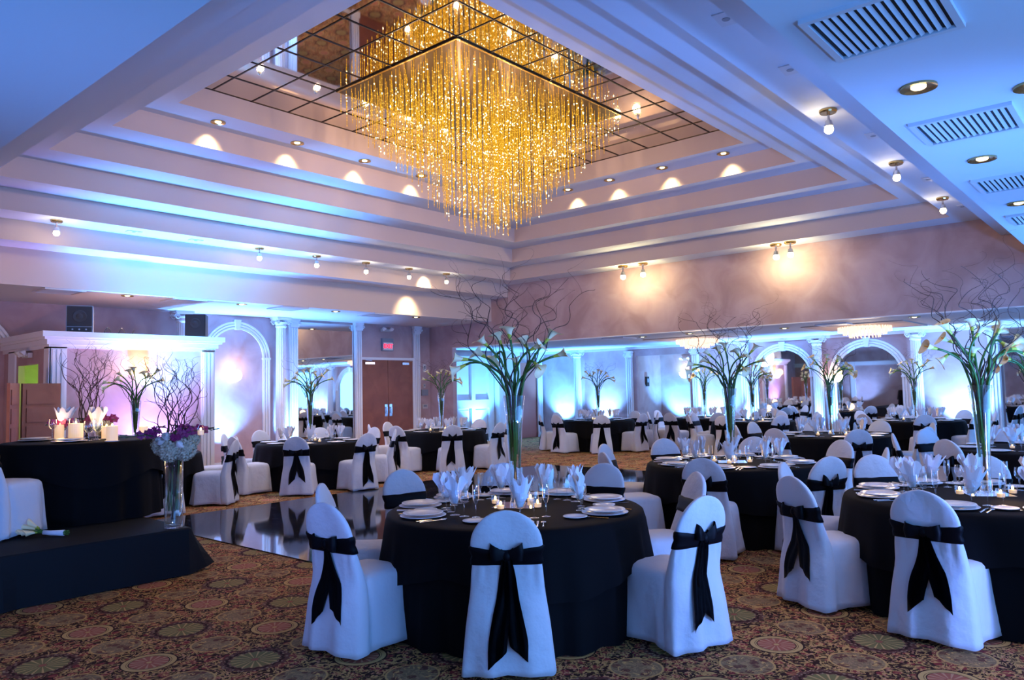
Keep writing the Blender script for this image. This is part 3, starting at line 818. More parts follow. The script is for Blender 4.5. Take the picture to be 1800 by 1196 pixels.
for i in range(nx):
    for j in range(ny):
        x = -hx + .05 + (2 * hx - .1) * i / (nx - 1) + rnd.uniform(-.03, .03); y = -hy + .05 + (2 * hy - .1) * j / (ny - 1) + rnd.uniform(-.03, .03)
        e = min((hx - abs(x)) / hx, (hy - abs(y)) / hy)
        e = max(0, min(1, e))
        L_ = .30 + 1.72 * (1 - (1 - e) ** 1.55) * (.93 if e < .5 else 1)
        L_ = round(L_ / .16) * .16 * rnd.uniform(.93, 1.05)
        wx = (hx + x) * CAMF.x + (hy + y) * CAMF.y
        sts.append((wx, x, y, max(.22, L_)))
sts.sort()
# the nearest strands are parts of their own, the rest of the curtain is one part
for k, (_, x, y, L_) in enumerate(sts[:96]):
    bm = bmn(); strand(bm, x, y, L_); mobj('crystal_strand', bm, [M['gold'], M['bead'], M['spark']], t)
bm = bmn()
for _, x, y, L_ in sts[96:]: strand(bm, x, y, L_)
o = mobj('crystal_curtain', bm, [M['gold'], M['bead'], M['spark']], t); o['kind'] = 'stuff'
for x, y in ((-1.1, -.5), (-1.1, .5), (0, -.5), (0, .5), (1.1, -.5), (1.1, .5)):
    light('POINT', (t.location.x + x, t.location.y + y, 5.0), 62, (1, .70, .46), size=.03)
# small chandeliers in the far area
for x, y, w in ((17.9, 9.2, 'left'), (17.3, 4.95, 'right')):
    t = empty('small_chandelier', (x, y, ZR)); bm = bmn()
    box(bm, (-1.0, -1.0, -.02), (1.0, 1.0, -.002)); mobj('ceiling_plate', bm, M['riser'], t)
    bm = bmn()
    for r_, z_ in ((.52, .13), (.42, .19), (.3, .25)):
        n = int(r_ * 80)
        for k in range(n):
            a = 2 * pi * k / n; box(bm, (r_ * cos(a) - .010, r_ * sin(a) - .010, -z_), (r_ * cos(a) + .010, r_ * sin(a) + .010, -.02))
    mobj('crystal_drops', bm, M['crys'], t)['kind'] = 'stuff'
    tag(t, 'small round crystal chandelier on the far low ceiling, the %s of two' % w, 'chandelier')
    light('POINT', (x, y, ZR - .4), 40, (1, .72, .45), size=.3)

# ================================================================ chairs
def cbx(z):   # centre of the back slab
    pts = [(0, -.262), (.25, -.240), (.45, -.222), (.63, -.262), (.74, -.295), (.94, -.345)]
    for (a, b), (c, d_) in zip(pts, pts[1:]):
        if z <= c: return lerp(b, d_, (z - a) / (c - a))
    return pts[-1][1]
def chw(z):
    if z > .735: return max(.006, .205 * (max(0, 1 - ((z - .735) / .205) ** 2)) ** .5)
    pts = [(0, .268), (.30, .238), (.47, .213), (.60, .203), (.68, .190), (.735, .205)]
    for (a, b), (c, d_) in zip(pts, pts[1:]):
        if z <= c: return lerp(b, d_, (z - a) / (c - a))
def cht(z): return (.085 - .052 * min(1, max(0, (z - .25) / .40)) ** 1.3) if z < .735 else max(.010, .032 * (1 - ((z - .735) / .215) ** 2) ** .5 if z < .94 else .01)
def mk_cover():
    bm = bmn()
    Zs = [.025, .06, .12, .2, .28, .36, .43, .48, .53, .58, .62, .65, .68, .71, .735] + [.735 + .205 * sin(k * pi / 2 / 11) for k in range(1, 12)]
    n = 52; P = []
    for z in Zs:
        hw, ht, c = chw(z), cht(z), cbx(z); row = []
        low = max(0, 1 - z / .55)
        pinch = math.exp(-((z - .59) / .05) ** 2)
        for i in range(n):
            a = 2 * pi * i / n; ca, sa = cos(a), sin(a)
            x = hw * math.copysign(abs(ca) ** .55, ca); y = ht * math.copysign(abs(sa) ** .62, sa)
            y += .019 * low * sin(x * 30 + 1.3) * (1 if sa < 0 else .3) + .005 * pinch * sin(x * 95) + .004 * sin(x * 22 + z * 9)
            x += .006 * low * sin(a * 5)
            row.append((x, c + y, z + (.008 * sin(a * 3) if z < .05 else 0)))
        P.append(row)
    V = grid(bm, P, True)
    bm.faces.new(V[-1]); bm.faces.new(V[0][::-1])
    P = []
    for k, z in enumerate([.025, .07, .14, .22, .30, .38, .425, .452, .472, .486, .493]):
        row = []
        sh = 1.0 if z < .40 else {6: .99, 7: .96, 8: .88, 9: .68, 10: .3}[k]
        low = max(0, 1 - z / .42); fl = 1 + .13 * low
        for i in range(n):
            a = 2 * pi * i / n; ca, sa = cos(a), sin(a)
            ex = .44
            x = .222 * fl * sh * math.copysign(abs(ca) ** ex, ca); y = .005 + .232 * (1 + .10 * low) * sh * math.copysign(abs(sa) ** ex, sa)
            w = .022 * low * sin(a * 7 + .8) + .009 * low * sin(a * 17) + .003 * sin(a * 11 + z * 14)
            row.append((x + w * ca, y + w * sa, z + (.010 * sin(a * 4 + 1) if z < .05 else 0)))
        P.append(row)
    V = grid(bm, P, True); bm.faces.new(V[-1]); bm.faces.new(V[0][::-1])
    return bm
def mk_band():
    bm = bmn(); P = []; n = 48
    for k, (dz, off) in enumerate(((-.058, .001), (-.055, .007), (-.03, .010), (-.005, .007), (.02, .010), (.045, .008), (.055, .001))):
        row = []
        for i in range(n):
            a = 2 * pi * i / n; ca, sa = cos(a), sin(a)
            sag = .012 * (1 - abs(ca)) * (1 if sa < 0 else -.2)
            z = .685 + dz * (1 - .22 * (1 - abs(ca)) * (1 if sa < 0 else 0)) - sag
            row.append(((chw(z) + off + .003) * math.copysign(abs(ca) ** .55, ca), cbx(z) + (cht(z) + off) * math.copysign(abs(sa) ** .62, sa), z))
        P.append(row)
    grid(bm, P, True)
    return bm
def mk_bow(v):
    bm = bmn(); yk = cbx(.68) - .032 - .018
    ball(bm, (0, yk - .006, .683), .026, 12, (1, .7, 1.15))
    for s in (-1, 1):
        P = []; L_ = (.098, .085, .11)[v]; tl = s * (.0, .25, -.2)[v]
        for k in range(17):
            u = k / 16; hz = .016 + .034 * sin(pi * u) ** .7
            x = s * L_ * sin(pi * u) ** .8; y = yk - .024 * sin(2 * pi * u) - .008; zc = .688 + abs(x) * .22 + x * tl
            P.append([(x * (1 - .08 * abs(q)), y - .004 * (1 - q * q), zc + q * hz) for q in (-1, -.5, 0, .5, 1)])
        grid(bm, P)
    return bm
def mk_tail(v, s):
    bm = bmn(); P = []
    z1 = (.13, .20, .24)[v] + (.03 if s > 0 else 0); dx = (.062, .04, .08)[v] * s + (0, -.05, .02)[v]
    for k in range(15):
        t = k / 14; z = lerp(.68, z1, t); hw = lerp(.020, .050, min(1, t * 1.7)) + .003 * sin(t * 9 + v)
        xc = dx * t + .004 * sin(t * 7 + s); yb = cbx(z) - cht(z) - .014 - .010 * sin(t * 3 + s) ** 2
        row = []
        for q in (-1, -.6, -.2, .2, .6, 1):
            cut = (-.045 * (q * s + .3) if k == 14 else 0)
            row.append((xc + hw * q, yb - .006 * cos(q * 5 + v + t * 4), z + cut))
        P.append(row)
    grid(bm, P); bmesh.ops.solidify(bm, geom=bm.faces[:], thickness=.003)
    return bm
def mk_chair(v, legs=True):
    def f():
        t = empty('banquet_chair')
        if 'cover' not in CM:
            CM['cover'] = mobj('chair_cover', mk_cover(), M['cloth'], None, True).data
            CM['band'] = mobj('sash', mk_band(), M['sash'], None, True).data
            bm = bmn(); tube(bm, [(0, 0, 0), (0, 0, .12)], [.012, .014], 8); CM['leg'] = mobj('leg', bm, M['chrome']).data
            for o in [o for o in C.objects if o.name in ('chair_cover', 'sash', 'leg') and o.parent is None]: bpy.data.objects.remove(o)
        if ('bow', v) not in CM:
            for nm, b in (('bow', mk_bow(v)), ('tl', mk_tail(v, -1)), ('tr', mk_tail(v, 1))):
                o = mobj(nm, b, M['sash'], None, True); CM[(nm, v)] = o.data; bpy.data.objects.remove(o)
        def add(nm, me, par, loc=(0, 0, 0)):
            o = bpy.data.objects.new(nm, me); C.objects.link(o); o.parent = par; o.location = loc; return o
        add('chair_cover', CM['cover'], t)
        s = add('sash', CM['band'], t); add('bow', CM[('bow', v)], s); add('sash_tail', CM[('tl', v)], s); add('sash_tail', CM[('tr', v)], s)
        if legs:
            for x in (-.19, .19):
                for y in (-.235, .17): add('leg', CM['leg'], t, (x, y, 0))
        return t
    return f
CM = {}
CH = {(v, l): Once(mk_chair(v, l)) for v in range(3) for l in (True, False)}

# ================================================================ table cloth
def mk_table(R_=.915, h=.76, over=True, seed=0, nf=22):
    def f():
        t = empty('banquet_table'); rr = random.Random(seed)
        ph = [rr.uniform(0, 6.28) for _ in range(6)]
        n = 144
        def fold(a, z, amp): return amp * (.55 * sin(nf * a + ph[0] + .6 * sin(3 * a + ph[1])) + .3 * sin(nf * .5 * a + ph[2]) + .25 * sin(nf * 1.7 * a + ph[3]))
        bm = bmn(); P = [[(R_ * .98 * cos(2 * pi * i / n), R_ * .98 * sin(2 * pi * i / n), h - .012) for i in range(n)]]
        for k in range(10):
            u = k / 9; z = lerp(h - .03, .006, u); row = []
            for i in range(n):
                a = 2 * pi * i / n; r_ = R_ - .005 + .035 * u + fold(a, z, .042 * u ** .8); row.append((r_ * cos(a), r_ * sin(a), z))
            P.append(row)
        V = grid(bm, P, True); bm.faces.new(V[0][::-1])
        mobj('floor_length_cloth', bm, M['black'], t, True)
        if over:
            bm = bmn(); P = []
            for r_, z in ((.001, h), (R_ * .5, h + .0005), (R_ * .93, h), (R_ * .985, h - .004), (R_ + .004, h - .016)):
                P.append([(r_ * cos(2 * pi * i / n), r_ * sin(2 * pi * i / n), z) for i in range(n)])
            for k in range(1, 8):
                u = k / 7; row = []
                for i in range(n):
                    a = 2 * pi * i / n
                    zb = h - .30 - .13 * abs(sin(2 * a + ph[4])) ** 1.5
                    z = lerp(h - .016, zb, u); r_ = R_ + .012 + .035 * u + fold(a, z, .022 * u) + .02 * u * abs(sin(2 * a + ph[4]))
                    row.append((r_ * cos(a), r_ * sin(a), z))
                P.append(row)
            grid(bm, P, True); mobj('overlay_cloth', bm, M['black'], t, True)
        return t
    return f
TB = Once(mk_table(seed=4)); TB2 = Once(mk_table(seed=9, nf=19))

# ================================================================ table ware
def lathed(name, prof, m, n=28, par=None, smooth=True, c=(0, 0, 0)):
    bm = bmn(); lathe(bm, prof, n, c, cap0=False, cap1=False); return mobj(name, bm, m, par, smooth)
def mk_plate(r, h, m, nm):
    return lambda: lathed(nm, [(.001, .002), (r * .55, .002), (r * .62, .004), (r * .7, .003 + h * .3), (r * .99, h), (r, h + .002), (r * .985, h + .004), (r * .72, .006 + h * .35), (r * .63, .007), (.001, .007)], m, 40)
CHG = Once(mk_plate(.158, .012, M['rim'], 'charger_plate')); DPL = Once(mk_plate(.138, .016, M['china'], 'dinner_plate')); BPL = Once(mk_plate(.082, .010, M['china'], 'bread_plate'))
def mk_glass(nm, rf, hs, prof, wat=None):
    def f():
        t = empty(nm)
        lathed('foot', [(.001, .004), (rf * .3, .005), (rf, .001), (rf, .0), (.001, 0)], M['glass'], 18, t)
        lathed('stem', [(.0045, .004), (.0035, hs * .5), (.006, hs)], M['glass'], 8, t)
        lathed('bowl', [(.001, hs)] + [(r, hs + z) for r, z in prof], M['glass'], 20, t)
        if wat: lathed('water', [(r * .93, hs + z + .002) for r, z in prof if z <= wat] + [(.001, hs + wat)], M['water'], 16, t)
        return t
    return f
GOB = Once(mk_glass('water_goblet', .036, .065, [(.022, .006), (.034, .028), (.037, .05), (.036, .08), (.033, .105)], .05))
WIN = Once(mk_glass('wine_glass', .034, .085, [(.020, .006), (.031, .026), (.033, .045), (.031, .07), (.028, .09)]))
FLU = Once(mk_glass('champagne_flute', .030, .085, [(.010, .008), (.020, .035), (.0235, .07), (.022, .13)]))
def mk_napkin(v):
    def f():
        rr = random.Random(20 + v); t = empty('folded_napkin'); bm = bmn(); P = []
        n = 30; pet = (6, 5, 7)[v]; lean = (.25, -.2, .05)[v]
        for k in range(9):
            u = k / 8; row = []
            for i in range(n):
                a = 2 * pi * i / n; spread = .018 + .056 * u ** 1.25
                tip = .055 * abs(cos(a * pet / 2 + v)) ** 1.5 if u > 0 else 0
                z = .0 + .125 * u + tip * u ** 2.2
                fr = 1 + .20 * cos(a * pet) * u
                row.append((spread * fr * cos(a) + lean * z * .5, spread * .55 * fr * sin(a), z))
            P.append(row)
        grid(bm, P, True)
        for q in range(3):      # inner pleats standing in the fan
            P = []; a0 = q * 2.1 + v
            for k in range(6):
                u = k / 5; w = .026 * sin(pi * min(.93, .15 + u * .85)) + .002
                P.append([(.012 * cos(a0) + w * s * cos(a0 + 1.2) + lean * (.03 + .16 * u) * .5 + .018 * u * cos(a0), .010 * sin(a0) + w * s * sin(a0 + 1.2) * .6 + .012 * u * sin(a0), .03 + .155 * u - .02 * abs(s)) for s in (-1, -.4, .2, .8)])
            grid(bm, P)
        mobj('fan_fold', bm, M['napkin'], t)
        bm = bmn(); P = []
        for k in range(5):   # wrapped fold across the front
            u = k / 4; P.append([((.020 + .030 * u) * cos(a) * 1.03 + lean * .05 * u, -(.012 + .020 * u) * sin(a) * 1.15 - .002, .01 + .075 * u + .035 * (a / pi - .5) * u) for a in [pi * q / 10 for q in range(11)]])
        grid(bm, P); mobj('fold_wrap', bm, M['napkin'], t)
        return t
    return f
NAP = [Once(mk_napkin(v)) for v in range(3)]
def mk_cut(kind):
    def f():
        bm = bmn()
        if kind == 'knife':
            tube(bm, [(0, -.11, .005), (0, -.02, .006), (0, 0, .006)], [.006, .005, .004], 6, flat=.5); box(bm, (-.009, 0, .003), (.005, .11, .005))
        elif kind == 'fork':
            tube(bm, [(0, -.10, .004), (0, 0, .005), (0, .035, .005)], [.006, .003, .004], 6, flat=.5); box(bm, (-.011, .035, .004), (.011, .05, .006))
            for k in range(4): box(bm, (-.011 + k * .0065, .05, .004), (-.0085 + k * .0065, .09, .006))
        else:
            tube(bm, [(0, -.10, .004), (0, 0, .005), (0, .04, .005)], [.006, .003, .004], 6, flat=.5); ball(bm, (0, .062, .006), .02, 10, (.85, 1.3, .22))
        return mobj(kind, bm, M['silver'])
    return f
CUT = {k: Once(mk_cut(k)) for k in ('knife', 'fork', 'spoon')}
def mk_votive():
    t = empty('votive_candle')
    lathed('glass_cup', [(.001, .002), (.026, .002), (.031, .012), (.034, .062)], M['glass'], 18, t)
    bm = bmn(); lathe(bm, [(.024, .004), (.027, .028), (.001, .03)], 14); mobj('wax', bm, M['candle'], t)
    bm = bmn(); ball(bm, (0, 0, .043), .009, 8, (1, 1, 1.7)); mobj('flame', bm, M['flame'], t)
    return t
VOT = Once(mk_votive)
def mk_tile():
    bm = bmn(); box(bm, (-.15, -.15, 0), (.15, .15, .004)); return mobj('mirror_tile', bm, M['mirror'])
TIL = Once(mk_tile)
def mk_vase():
    t = empty('trumpet_vase')
    lathed('glass_wall', [(.045, 0), (.046, .02), (.037, .04), (.038, .1), (.046, .35), (.061, .6), (.080, .80), (.078, .803), (.076, .80)], M['glass'], 26, t)
    lathed('water', [(.001, .056), (.031, .057), (.032, .1), (.041, .35), (.057, .6), (.064, .66), (.001, .66)], M['water'], 20, t)
    return t
VAS = Once(mk_vase)

# ---- calla lilies and curly branches; axes: u to the right of the picture, w away from it
U_ = Vector((CAMR.x, CAMR.y, 0)).normalized(); Wd = Vector((CAMF.x, CAMF.y, 0)).normalized()
def uvw(u, w, z): return U_ * u + Wd * w + Vector((0, 0, z))
def hermite(p0, m0, p1, m1, n):
    out = []
    for k in range(n + 1):
        t = k / n; a = 2 * t ** 3 - 3 * t * t + 1; b = t ** 3 - 2 * t * t + t; c = -2 * t ** 3 + 3 * t * t; d_ = t ** 3 - t * t
        out.append(p0 * a + m0 * b + p1 * c + m1 * d_)
    return out
def calla(base, tip, rim, foot, L_=None, side=1.0):
    t = empty('calla_lily'); d_ = (tip - base); L_ = L_ or d_.length; d_.normalize()
    out = Vector((rim.x - 0, rim.y - 0, 0))
    seg = (base - rim).length
    pts = [foot, foot.lerp(rim, .5)] + hermite(rim, (Vector((0, 0, .7)) + out * 3).normalized() * seg * .9, base, d_ * seg * 1.1, 12)
    bm = bmn(); tube(bm, pts, [.0085] * (len(pts) - 2) + [.0088, .010], 7); mobj('stem', bm, M['stem'], t, True)
    a = d_.cross(Vector((0, 0, 1)));
    if a.length < .1: a = d_.cross(Vector((1, 0, 0)))
    a.normalize(); b = d_.cross(a); b *= side
    bm = bmn(); P = []; n = 18
    ts = [0, .1, .22, .36, .52, .68, .82, .93, 1.0]
    for s in ts:
        r_ = .010 + .014 * s + .013 * s ** 3; row = []
        for i in range(n):
            th = 2 * pi * i / n; lip = (1 + cos(th)) / 2
            ln = L_ * (s * (.68 + .34 * lip ** 2.2))
            rr = r_ * (1 + .45 * s ** 6 + .35 * s ** 6 * lip); curl = -.016 * s ** 7 * lip
            row.append(base + d_ * (ln + curl) - b * (rr * cos(th)) + a * (rr * sin(th) * 1.05))
        P.append(row)
    V = grid(bm, P, True)
    bm.faces.ensure_lookup_table()
    for i, f_ in enumerate(bm.faces): f_.material_index = 1 if i < n * 3 else 0
    fl = mobj('flower', bm, [M['lily'], M['lilyg']], t, True)
    bm = bmn(); tube(bm, [base + d_ * L_ * .25, base + d_ * L_ * .72], [.006, .004], 6); mobj('spadix', bm, M['spadix'], fl)
    return t
LIL = [(-.016, .415, -.035, .54), (-.086, .388, -.14, .50), (-.18, .367, -.27, .45), (-.197, .29, -.31, .355), (-.33, .275, -.48, .285), (-.353, .24, -.497, .165),
       (.13, .333, .24, .385), (.11, .36, .06, .46), (.237, .388, .345, .505), (.30, .284, .43, .315), (.155, .24, .22, .16), (-.115, .32, -.17, .25), (.03, .22, .0, .31)]
LW = (-.06, .10, -.04, .08, -.05, .03, -.09, .12, .03, -.05, -.12, .10, -.02)
def mk_lily(k):
    u, v, tu, tv = LIL[k]; w = LW[k]
    def f():
        base, tip = uvw(u, w, .8 + v), uvw(tu, w * 1.4, .8 + tv)
        q = min(1, .060 / max(.01, hypot(u, w))) ; rim = uvw(u * q, w * q * .6, .80)
        a_ = k * 2.4; rim = rim * .55 + Vector((.030 * cos(a_), .030 * sin(a_), .36))
        foot = Vector((rim.x * .45 + .008 * sin(k * 2.1), rim.y * .45 + .008 * cos(k * 1.7), .27 + .05 * (k % 5)))
        return calla(base, tip, rim, foot, side=-1 if tv > v else -1)
    return f
LP = [Once(mk_lily(k)) for k in range(13)]
def branch_mesh(bm, rr, p, out, n, r0, curl, upw, side=True, step=.032):
    e1 = out.cross(Vector((0, 0, 1))).normalized() if out.length > .01 else Vector((1, 0, 0)); e2 = Vector((0, 0, 1))
    f1, f2, p1, p2 = rr.uniform(.28, .6), rr.uniform(.2, .5), rr.uniform(0, 6.28), rr.uniform(0, 6.28)
    pts = [p.copy()]; rad = [r0]
    for k in range(n):
        u = k / n; c = curl * min(1, .25 + u * 1.3)
        d_ = Vector((0, 0, upw * (1 - .35 * u))) + out * (.5 + .3 * u) + e1 * (c * sin(f1 * k + p1)) + out.normalized() * (c * .8 * cos(f2 * k + p2)) + e2 * (c * .45 * sin(f2 * 1.7 * k + p1))
        d_.normalize(); p = p + d_ * step; pts.append(p.copy()); rad.append(r0 * (1 - .72 * u))
        if side and k > n * .25 and rr.random() < .19:
            o2 = (out.normalized() * rr.uniform(-.2, 1) + e1 * rr.uniform(-1, 1)); o2.z = 0
            branch_mesh(bm, rr, p.copy(), o2.normalized() * .6, int(n * rr.uniform(.2, .42)), r0 * (1 - .72 * u) * .6, curl * 1.2, upw * rr.uniform(.2, .9), False, step * .85)
    tube(bm, pts, rad, 4)
def mk_branch(k, rimz=.80, wide=.06, n=40, up=.85, seed=100, r0=.0050, curl=1.0, spread=1.55, step=.032):
    def f():
        rr = random.Random(seed + k); a = k * 2.4 + .5; out = Vector((cos(a), sin(a), 0)) * (.18 + .42 * rr.random()) * spread
        bm = bmn(); q = out.normalized() * wide * .75
        tube(bm, [Vector((-q.x * .3, -q.y * .3, rimz * .12)), Vector((q.x * .2, q.y * .2, rimz * .6)), Vector((q.x, q.y, rimz))], r0, 4)
        branch_mesh(bm, rr, Vector((q.x, q.y, rimz)), out, n, r0, curl, up)
        return mobj('curly_branch', bm, M['twig'])
    return f
BR = [Once(mk_branch(k)) for k in range(11)]
def placed(o, rz, pt):
    v = Vector(pt); v.rotate(Matrix.Rotation(rz, 3, 'Z')); u, w, z = v.dot(U_), v.dot(Wd), v.z
    h = 'far left' if u < -.32 else 'left' if u < -.10 else 'centre' if u < .10 else 'right' if u < .32 else 'far right'
    return h, ('front' if w < 0 else 'rear'), z
def arrangement(loc, rz, where, detail, scale=1.0, nl=13, nb=11, short=False):
    v = VAS.get(loc, 0, scale=scale); tag(v, 'tall clear trumpet vase of callas on the ' + where, 'vase')
    for pool, n_, cat, nm, grp in ((LP, nl, 'flower', 'white calla lily', 'calla lilies on '), (BR, nb, 'branch', 'curly brown branch', 'curly branches on ')):
        got = {}
        for k in range(n_):
            rk = rz if pool is LP else rz + (0 if detail else .7)
            o = pool[k].get(loc, rk, scale=scale * (.9 if short and pool is BR else 1))
            if pool is LP: pt = uvw(LIL[k][2], LW[k] * 1.4, .8 + LIL[k][3])
            else: pt = max((q.co for q in o.data.vertices), key=lambda c_: c_.z)
            h, d_, z = placed(o, rk, pt); got.setdefault((h, d_), []).append((z, o))
        for (h, d_), lst in got.items():
            lst.sort(key=lambda q: -q[0])
            for i, (z, o) in enumerate(lst):
                rank = '' if len(lst) == 1 else ('highest ' if i == 0 else 'lowest ' if i == len(lst) - 1 else 'second ' if i == 1 else 'third ')
                tag(o, '%s, %s%s %s, in vase on %s' % (nm, rank, h, d_, where), cat, grp + where)

# ================================================================ tables
def seatnames(c, angs):
    cd = atan2(-c[1], -c[0]); rel = []
    for k, a in enumerate(angs):
        d_ = (radians(a) - cd + pi) % (2 * pi) - pi      # + = counter-clockwise seen from above = picture right
        rel.append((d_, k))
    names = {}
    near = min(rel, key=lambda r: abs(r[0]))[1]; names[near] = 'nearest'
    for sgn, w in ((1, 'right'), (-1, 'left')):
        lst = sorted([r for r in rel if r[1] != near and (r[0] > 0) == (sgn > 0)], key=lambda r: abs(r[0]))
        words = ['near', 'mid', 'rear', 'back', 'hind'] if len(lst) > 1 else ['near']
        for (d_, k), wd in zip(lst, words): names[k] = wd + ' ' + w
    return [names[k] for k in range(len(angs))]
def table(c, angs, where, detail=0, rad=1.17, z=0, tb=None, ang_off=0, radii=None, vrz=0.0, vase=True, vloc=None, nl=13, nb=11, skip=(), rots={}):
    o = (tb or TB).get((c[0], c[1], z), random.uniform(0, 6.28)); tag(o, 'round banquet table under black cloths, ' + where[1], 'table')
    W_ = where[0]; names = seatnames(c, angs)
    ht = z + .761
    for k, a in enumerate(angs):
        ar = radians(a); rd = radii[k] if radii else rad * random.uniform(.97, 1.04); nm = names[k]
        if k not in skip:
            p = (c[0] + rd * cos(ar), c[1] + rd * sin(ar), z)
            v = random.randrange(3)
            ch = CH[(v, detail >= 2)].get(p, ar + pi / 2 + (radians(rots[k]) if k in rots else random.uniform(-.12, .12)))
            tag(ch, 'white covered chair with black sash, %s seat of the %s' % (nm, W_), 'chair', 'chairs around the ' + W_)
        def P(r_, t_, h=0): return (c[0] + r_ * cos(ar) - t_ * sin(ar), c[1] + r_ * sin(ar) + t_ * cos(ar), ht + h)
        S_ = ', %s seat of the %s' % (nm, W_)
        rz = ar + pi / 2
        if detail >= 1:
            tag(CHG.get(P(.71, 0), rz), 'pale charger plate' + S_, 'plate', 'charger plates')
            tag(DPL.get(P(.71, 0, .0145), rz), 'white dinner plate' + S_, 'plate', 'dinner plates')
            tag(BPL.get(P(.60, -.23), rz), 'small white bread plate' + S_, 'plate', 'bread plates')
            tag(CUT['fork'].get(P(.72, -.185), rz), 'silver fork' + S_, 'fork', 'forks')
            tag(CUT['knife'].get(P(.72, .180), rz), 'silver knife' + S_, 'knife', 'knives')
            tag(CUT['spoon'].get(P(.72, .215), rz), 'silver spoon' + S_, 'spoon', 'spoons')
            tag(GOB.get(P(.50, .06), rz), 'clear water goblet' + S_, 'glass', 'water goblets')
            tag(WIN.get(P(.47, .15), rz), 'clear wine glass' + S_, 'glass', 'wine glasses')
            tag(FLU.get(P(.42, .23), rz), 'clear champagne flute' + S_, 'glass', 'champagne flutes')
            nz = .065; q = P(.50, .06, .078)
            tag(NAP[k % 3].get(q, rz + k * .9, tilt=(random.uniform(-.12, .12), random.uniform(-.12, .12)), scale=1.05), 'white napkin folded like a fan' + S_, 'napkin', 'folded napkins')
        else:
            tag(DPL.get(P(.71, 0), rz, scale=1.1), 'white dinner plate' + S_, 'plate', 'dinner plates')
            tag(GOB.get(P(.50, .05), rz), 'clear water goblet' + S_, 'glass', 'water goblets')
            tag(WIN.get(P(.47, .14), rz), 'clear wine glass' + S_, 'glass', 'wine glasses')
            tag(NAP[k % 3].get(P(.50, .05, .078), rz + k, tilt=(random.uniform(-.12, .12), random.uniform(-.12, .12)), scale=1.1), 'white napkin fan' + S_, 'napkin', 'folded napkins')
    vl_ = vloc or (c[0], c[1])
    if vase:
        arrangement((vl_[0], vl_[1], ht + (.0045 if detail else 0)), vrz, W_, detail >= 2, nl=nl, nb=nb, short=detail < 1)
    if detail >= 1: tag(TIL.get((vl_[0], vl_[1], ht), .5), 'square mirror tile under the vase on the ' + W_, 'mirror')
    nv = 4 if detail >= 1 else 3
    for k in range(nv):
        a = 2 * pi * k / nv + c[0] * 3; r_ = .19 if detail else .24
        q = (vl_[0] + r_ * cos(a), vl_[1] + r_ * sin(a)); dw = (Vector((q[0] - vl_[0], q[1] - vl_[1], 0)))
        side = 'left' if dw.dot(U_) < -.06 else 'right' if dw.dot(U_) > .06 else 'middle'; fr = 'front' if dw.dot(Wd) < 0 else 'rear'
        tag(VOT.get((*q, ht)), 'lit votive candle, %s %s of the vase on the %s' % (fr, side, W_), 'candle', 'votive candles on the ' + W_)
    light('POINT', (vl_[0] - Wd.x * .3, vl_[1] - Wd.y * .3, ht + .12), 1.2, (1, .6, .25), size=.1)
T1 = (4.22, 3.66)
table(T1, [-142, 159, 121, 84, 46, 8, -31, -80], ('front centre table', 'front centre, nearest the camera'), 2, radii=[.93, 1.12, 1.13, 1.13, 1.15, 1.15, 1.15, 1.14], vloc=(4.28, 3.70), rots={0: 2, 1: 26, 2: 10, 7: -26, 6: -8})
R1 = (6.50, 1.12)
table(R1, [177, 127, 88, 45, 8, -40, -90, -137], ('front right table', 'front right, cut by the picture edge'), 2, tb=TB2, radii=[.94, 1.08, 1.12, 1.1, 1.1, 1.1, 1.1, 1.1], vrz=3.3, vloc=(6.62, 1.10), rots={0: -6, 1: 24, 2: 10})
MID = (7.95, 3.72)
table(MID, [-165, -120, -75, -30, 15, 60, 105, 150], ('middle table', 'in the middle, behind the front right chairs'), 1, vrz=-.35, tb=TB2, nl=11, nb=9)
def ring(c, off, n=8):
    cd = math.degrees(atan2(-c[1], -c[0])); return [cd + off + 360 / n * k for k in range(n)]
def at(px, D, z=.76):
    k = (px - 900) / FPX
    a, b, e = RC[0][0] - k * RC[2][0], RC[0][1] - k * RC[2][1], -(z - EYE) * (RC[0][2] - k * RC[2][2])
    c, d_, f_ = RC[2][0], RC[2][1], D - (z - EYE) * RC[2][2]
    det = a * d_ - b * c
    return ((e * d_ - b * f_) / det, (a * f_ - e * c) / det)
BACK = [((7.89, 11.60), -8, ('table before the back mirror', 'before the back wall mirror'), .3, TB, 1),
        ((11.33, 11.85), 8, ('table by the panel door', 'left of the panel door, behind the front flowers'), 3.4, TB2, 0),
        ((16.48, 11.35), 2, ('lone far centre table', 'standing alone before the blue far wall'), 3.0, TB, 0),
        ((4.98, 11.85), 15, ('table beside the booth', 'dark, partly hidden behind the stage flowers'), .3, TB2, 0),
        ((17.95, 4.2), 5, ('far table by right column', 'far right before the ionic column'), -.4, TB, 0),
        ((16.9, 7.35), 20, ('table before first mirrored arch', 'before the first mirrored arch'), 2.8, TB2, 0),
        ((18.3, 9.25), 10, ('far table by the alcove', 'furthest away, right of the alcove'), .5, TB, 0),
        ((12.7, 4.22), 12, ('second right table', 'behind the middle table to the right'), 3.3, TB2, 0),
        ((11.1, 1.30), 12, ('right edge table', 'at the right picture edge behind the front right table'), .2, TB, 0)]
for c, off, wh, vz, tb, dt in BACK:
    table(c, ring(c, off), wh, 0, vrz=vz, tb=tb, nl=10, nb=8)

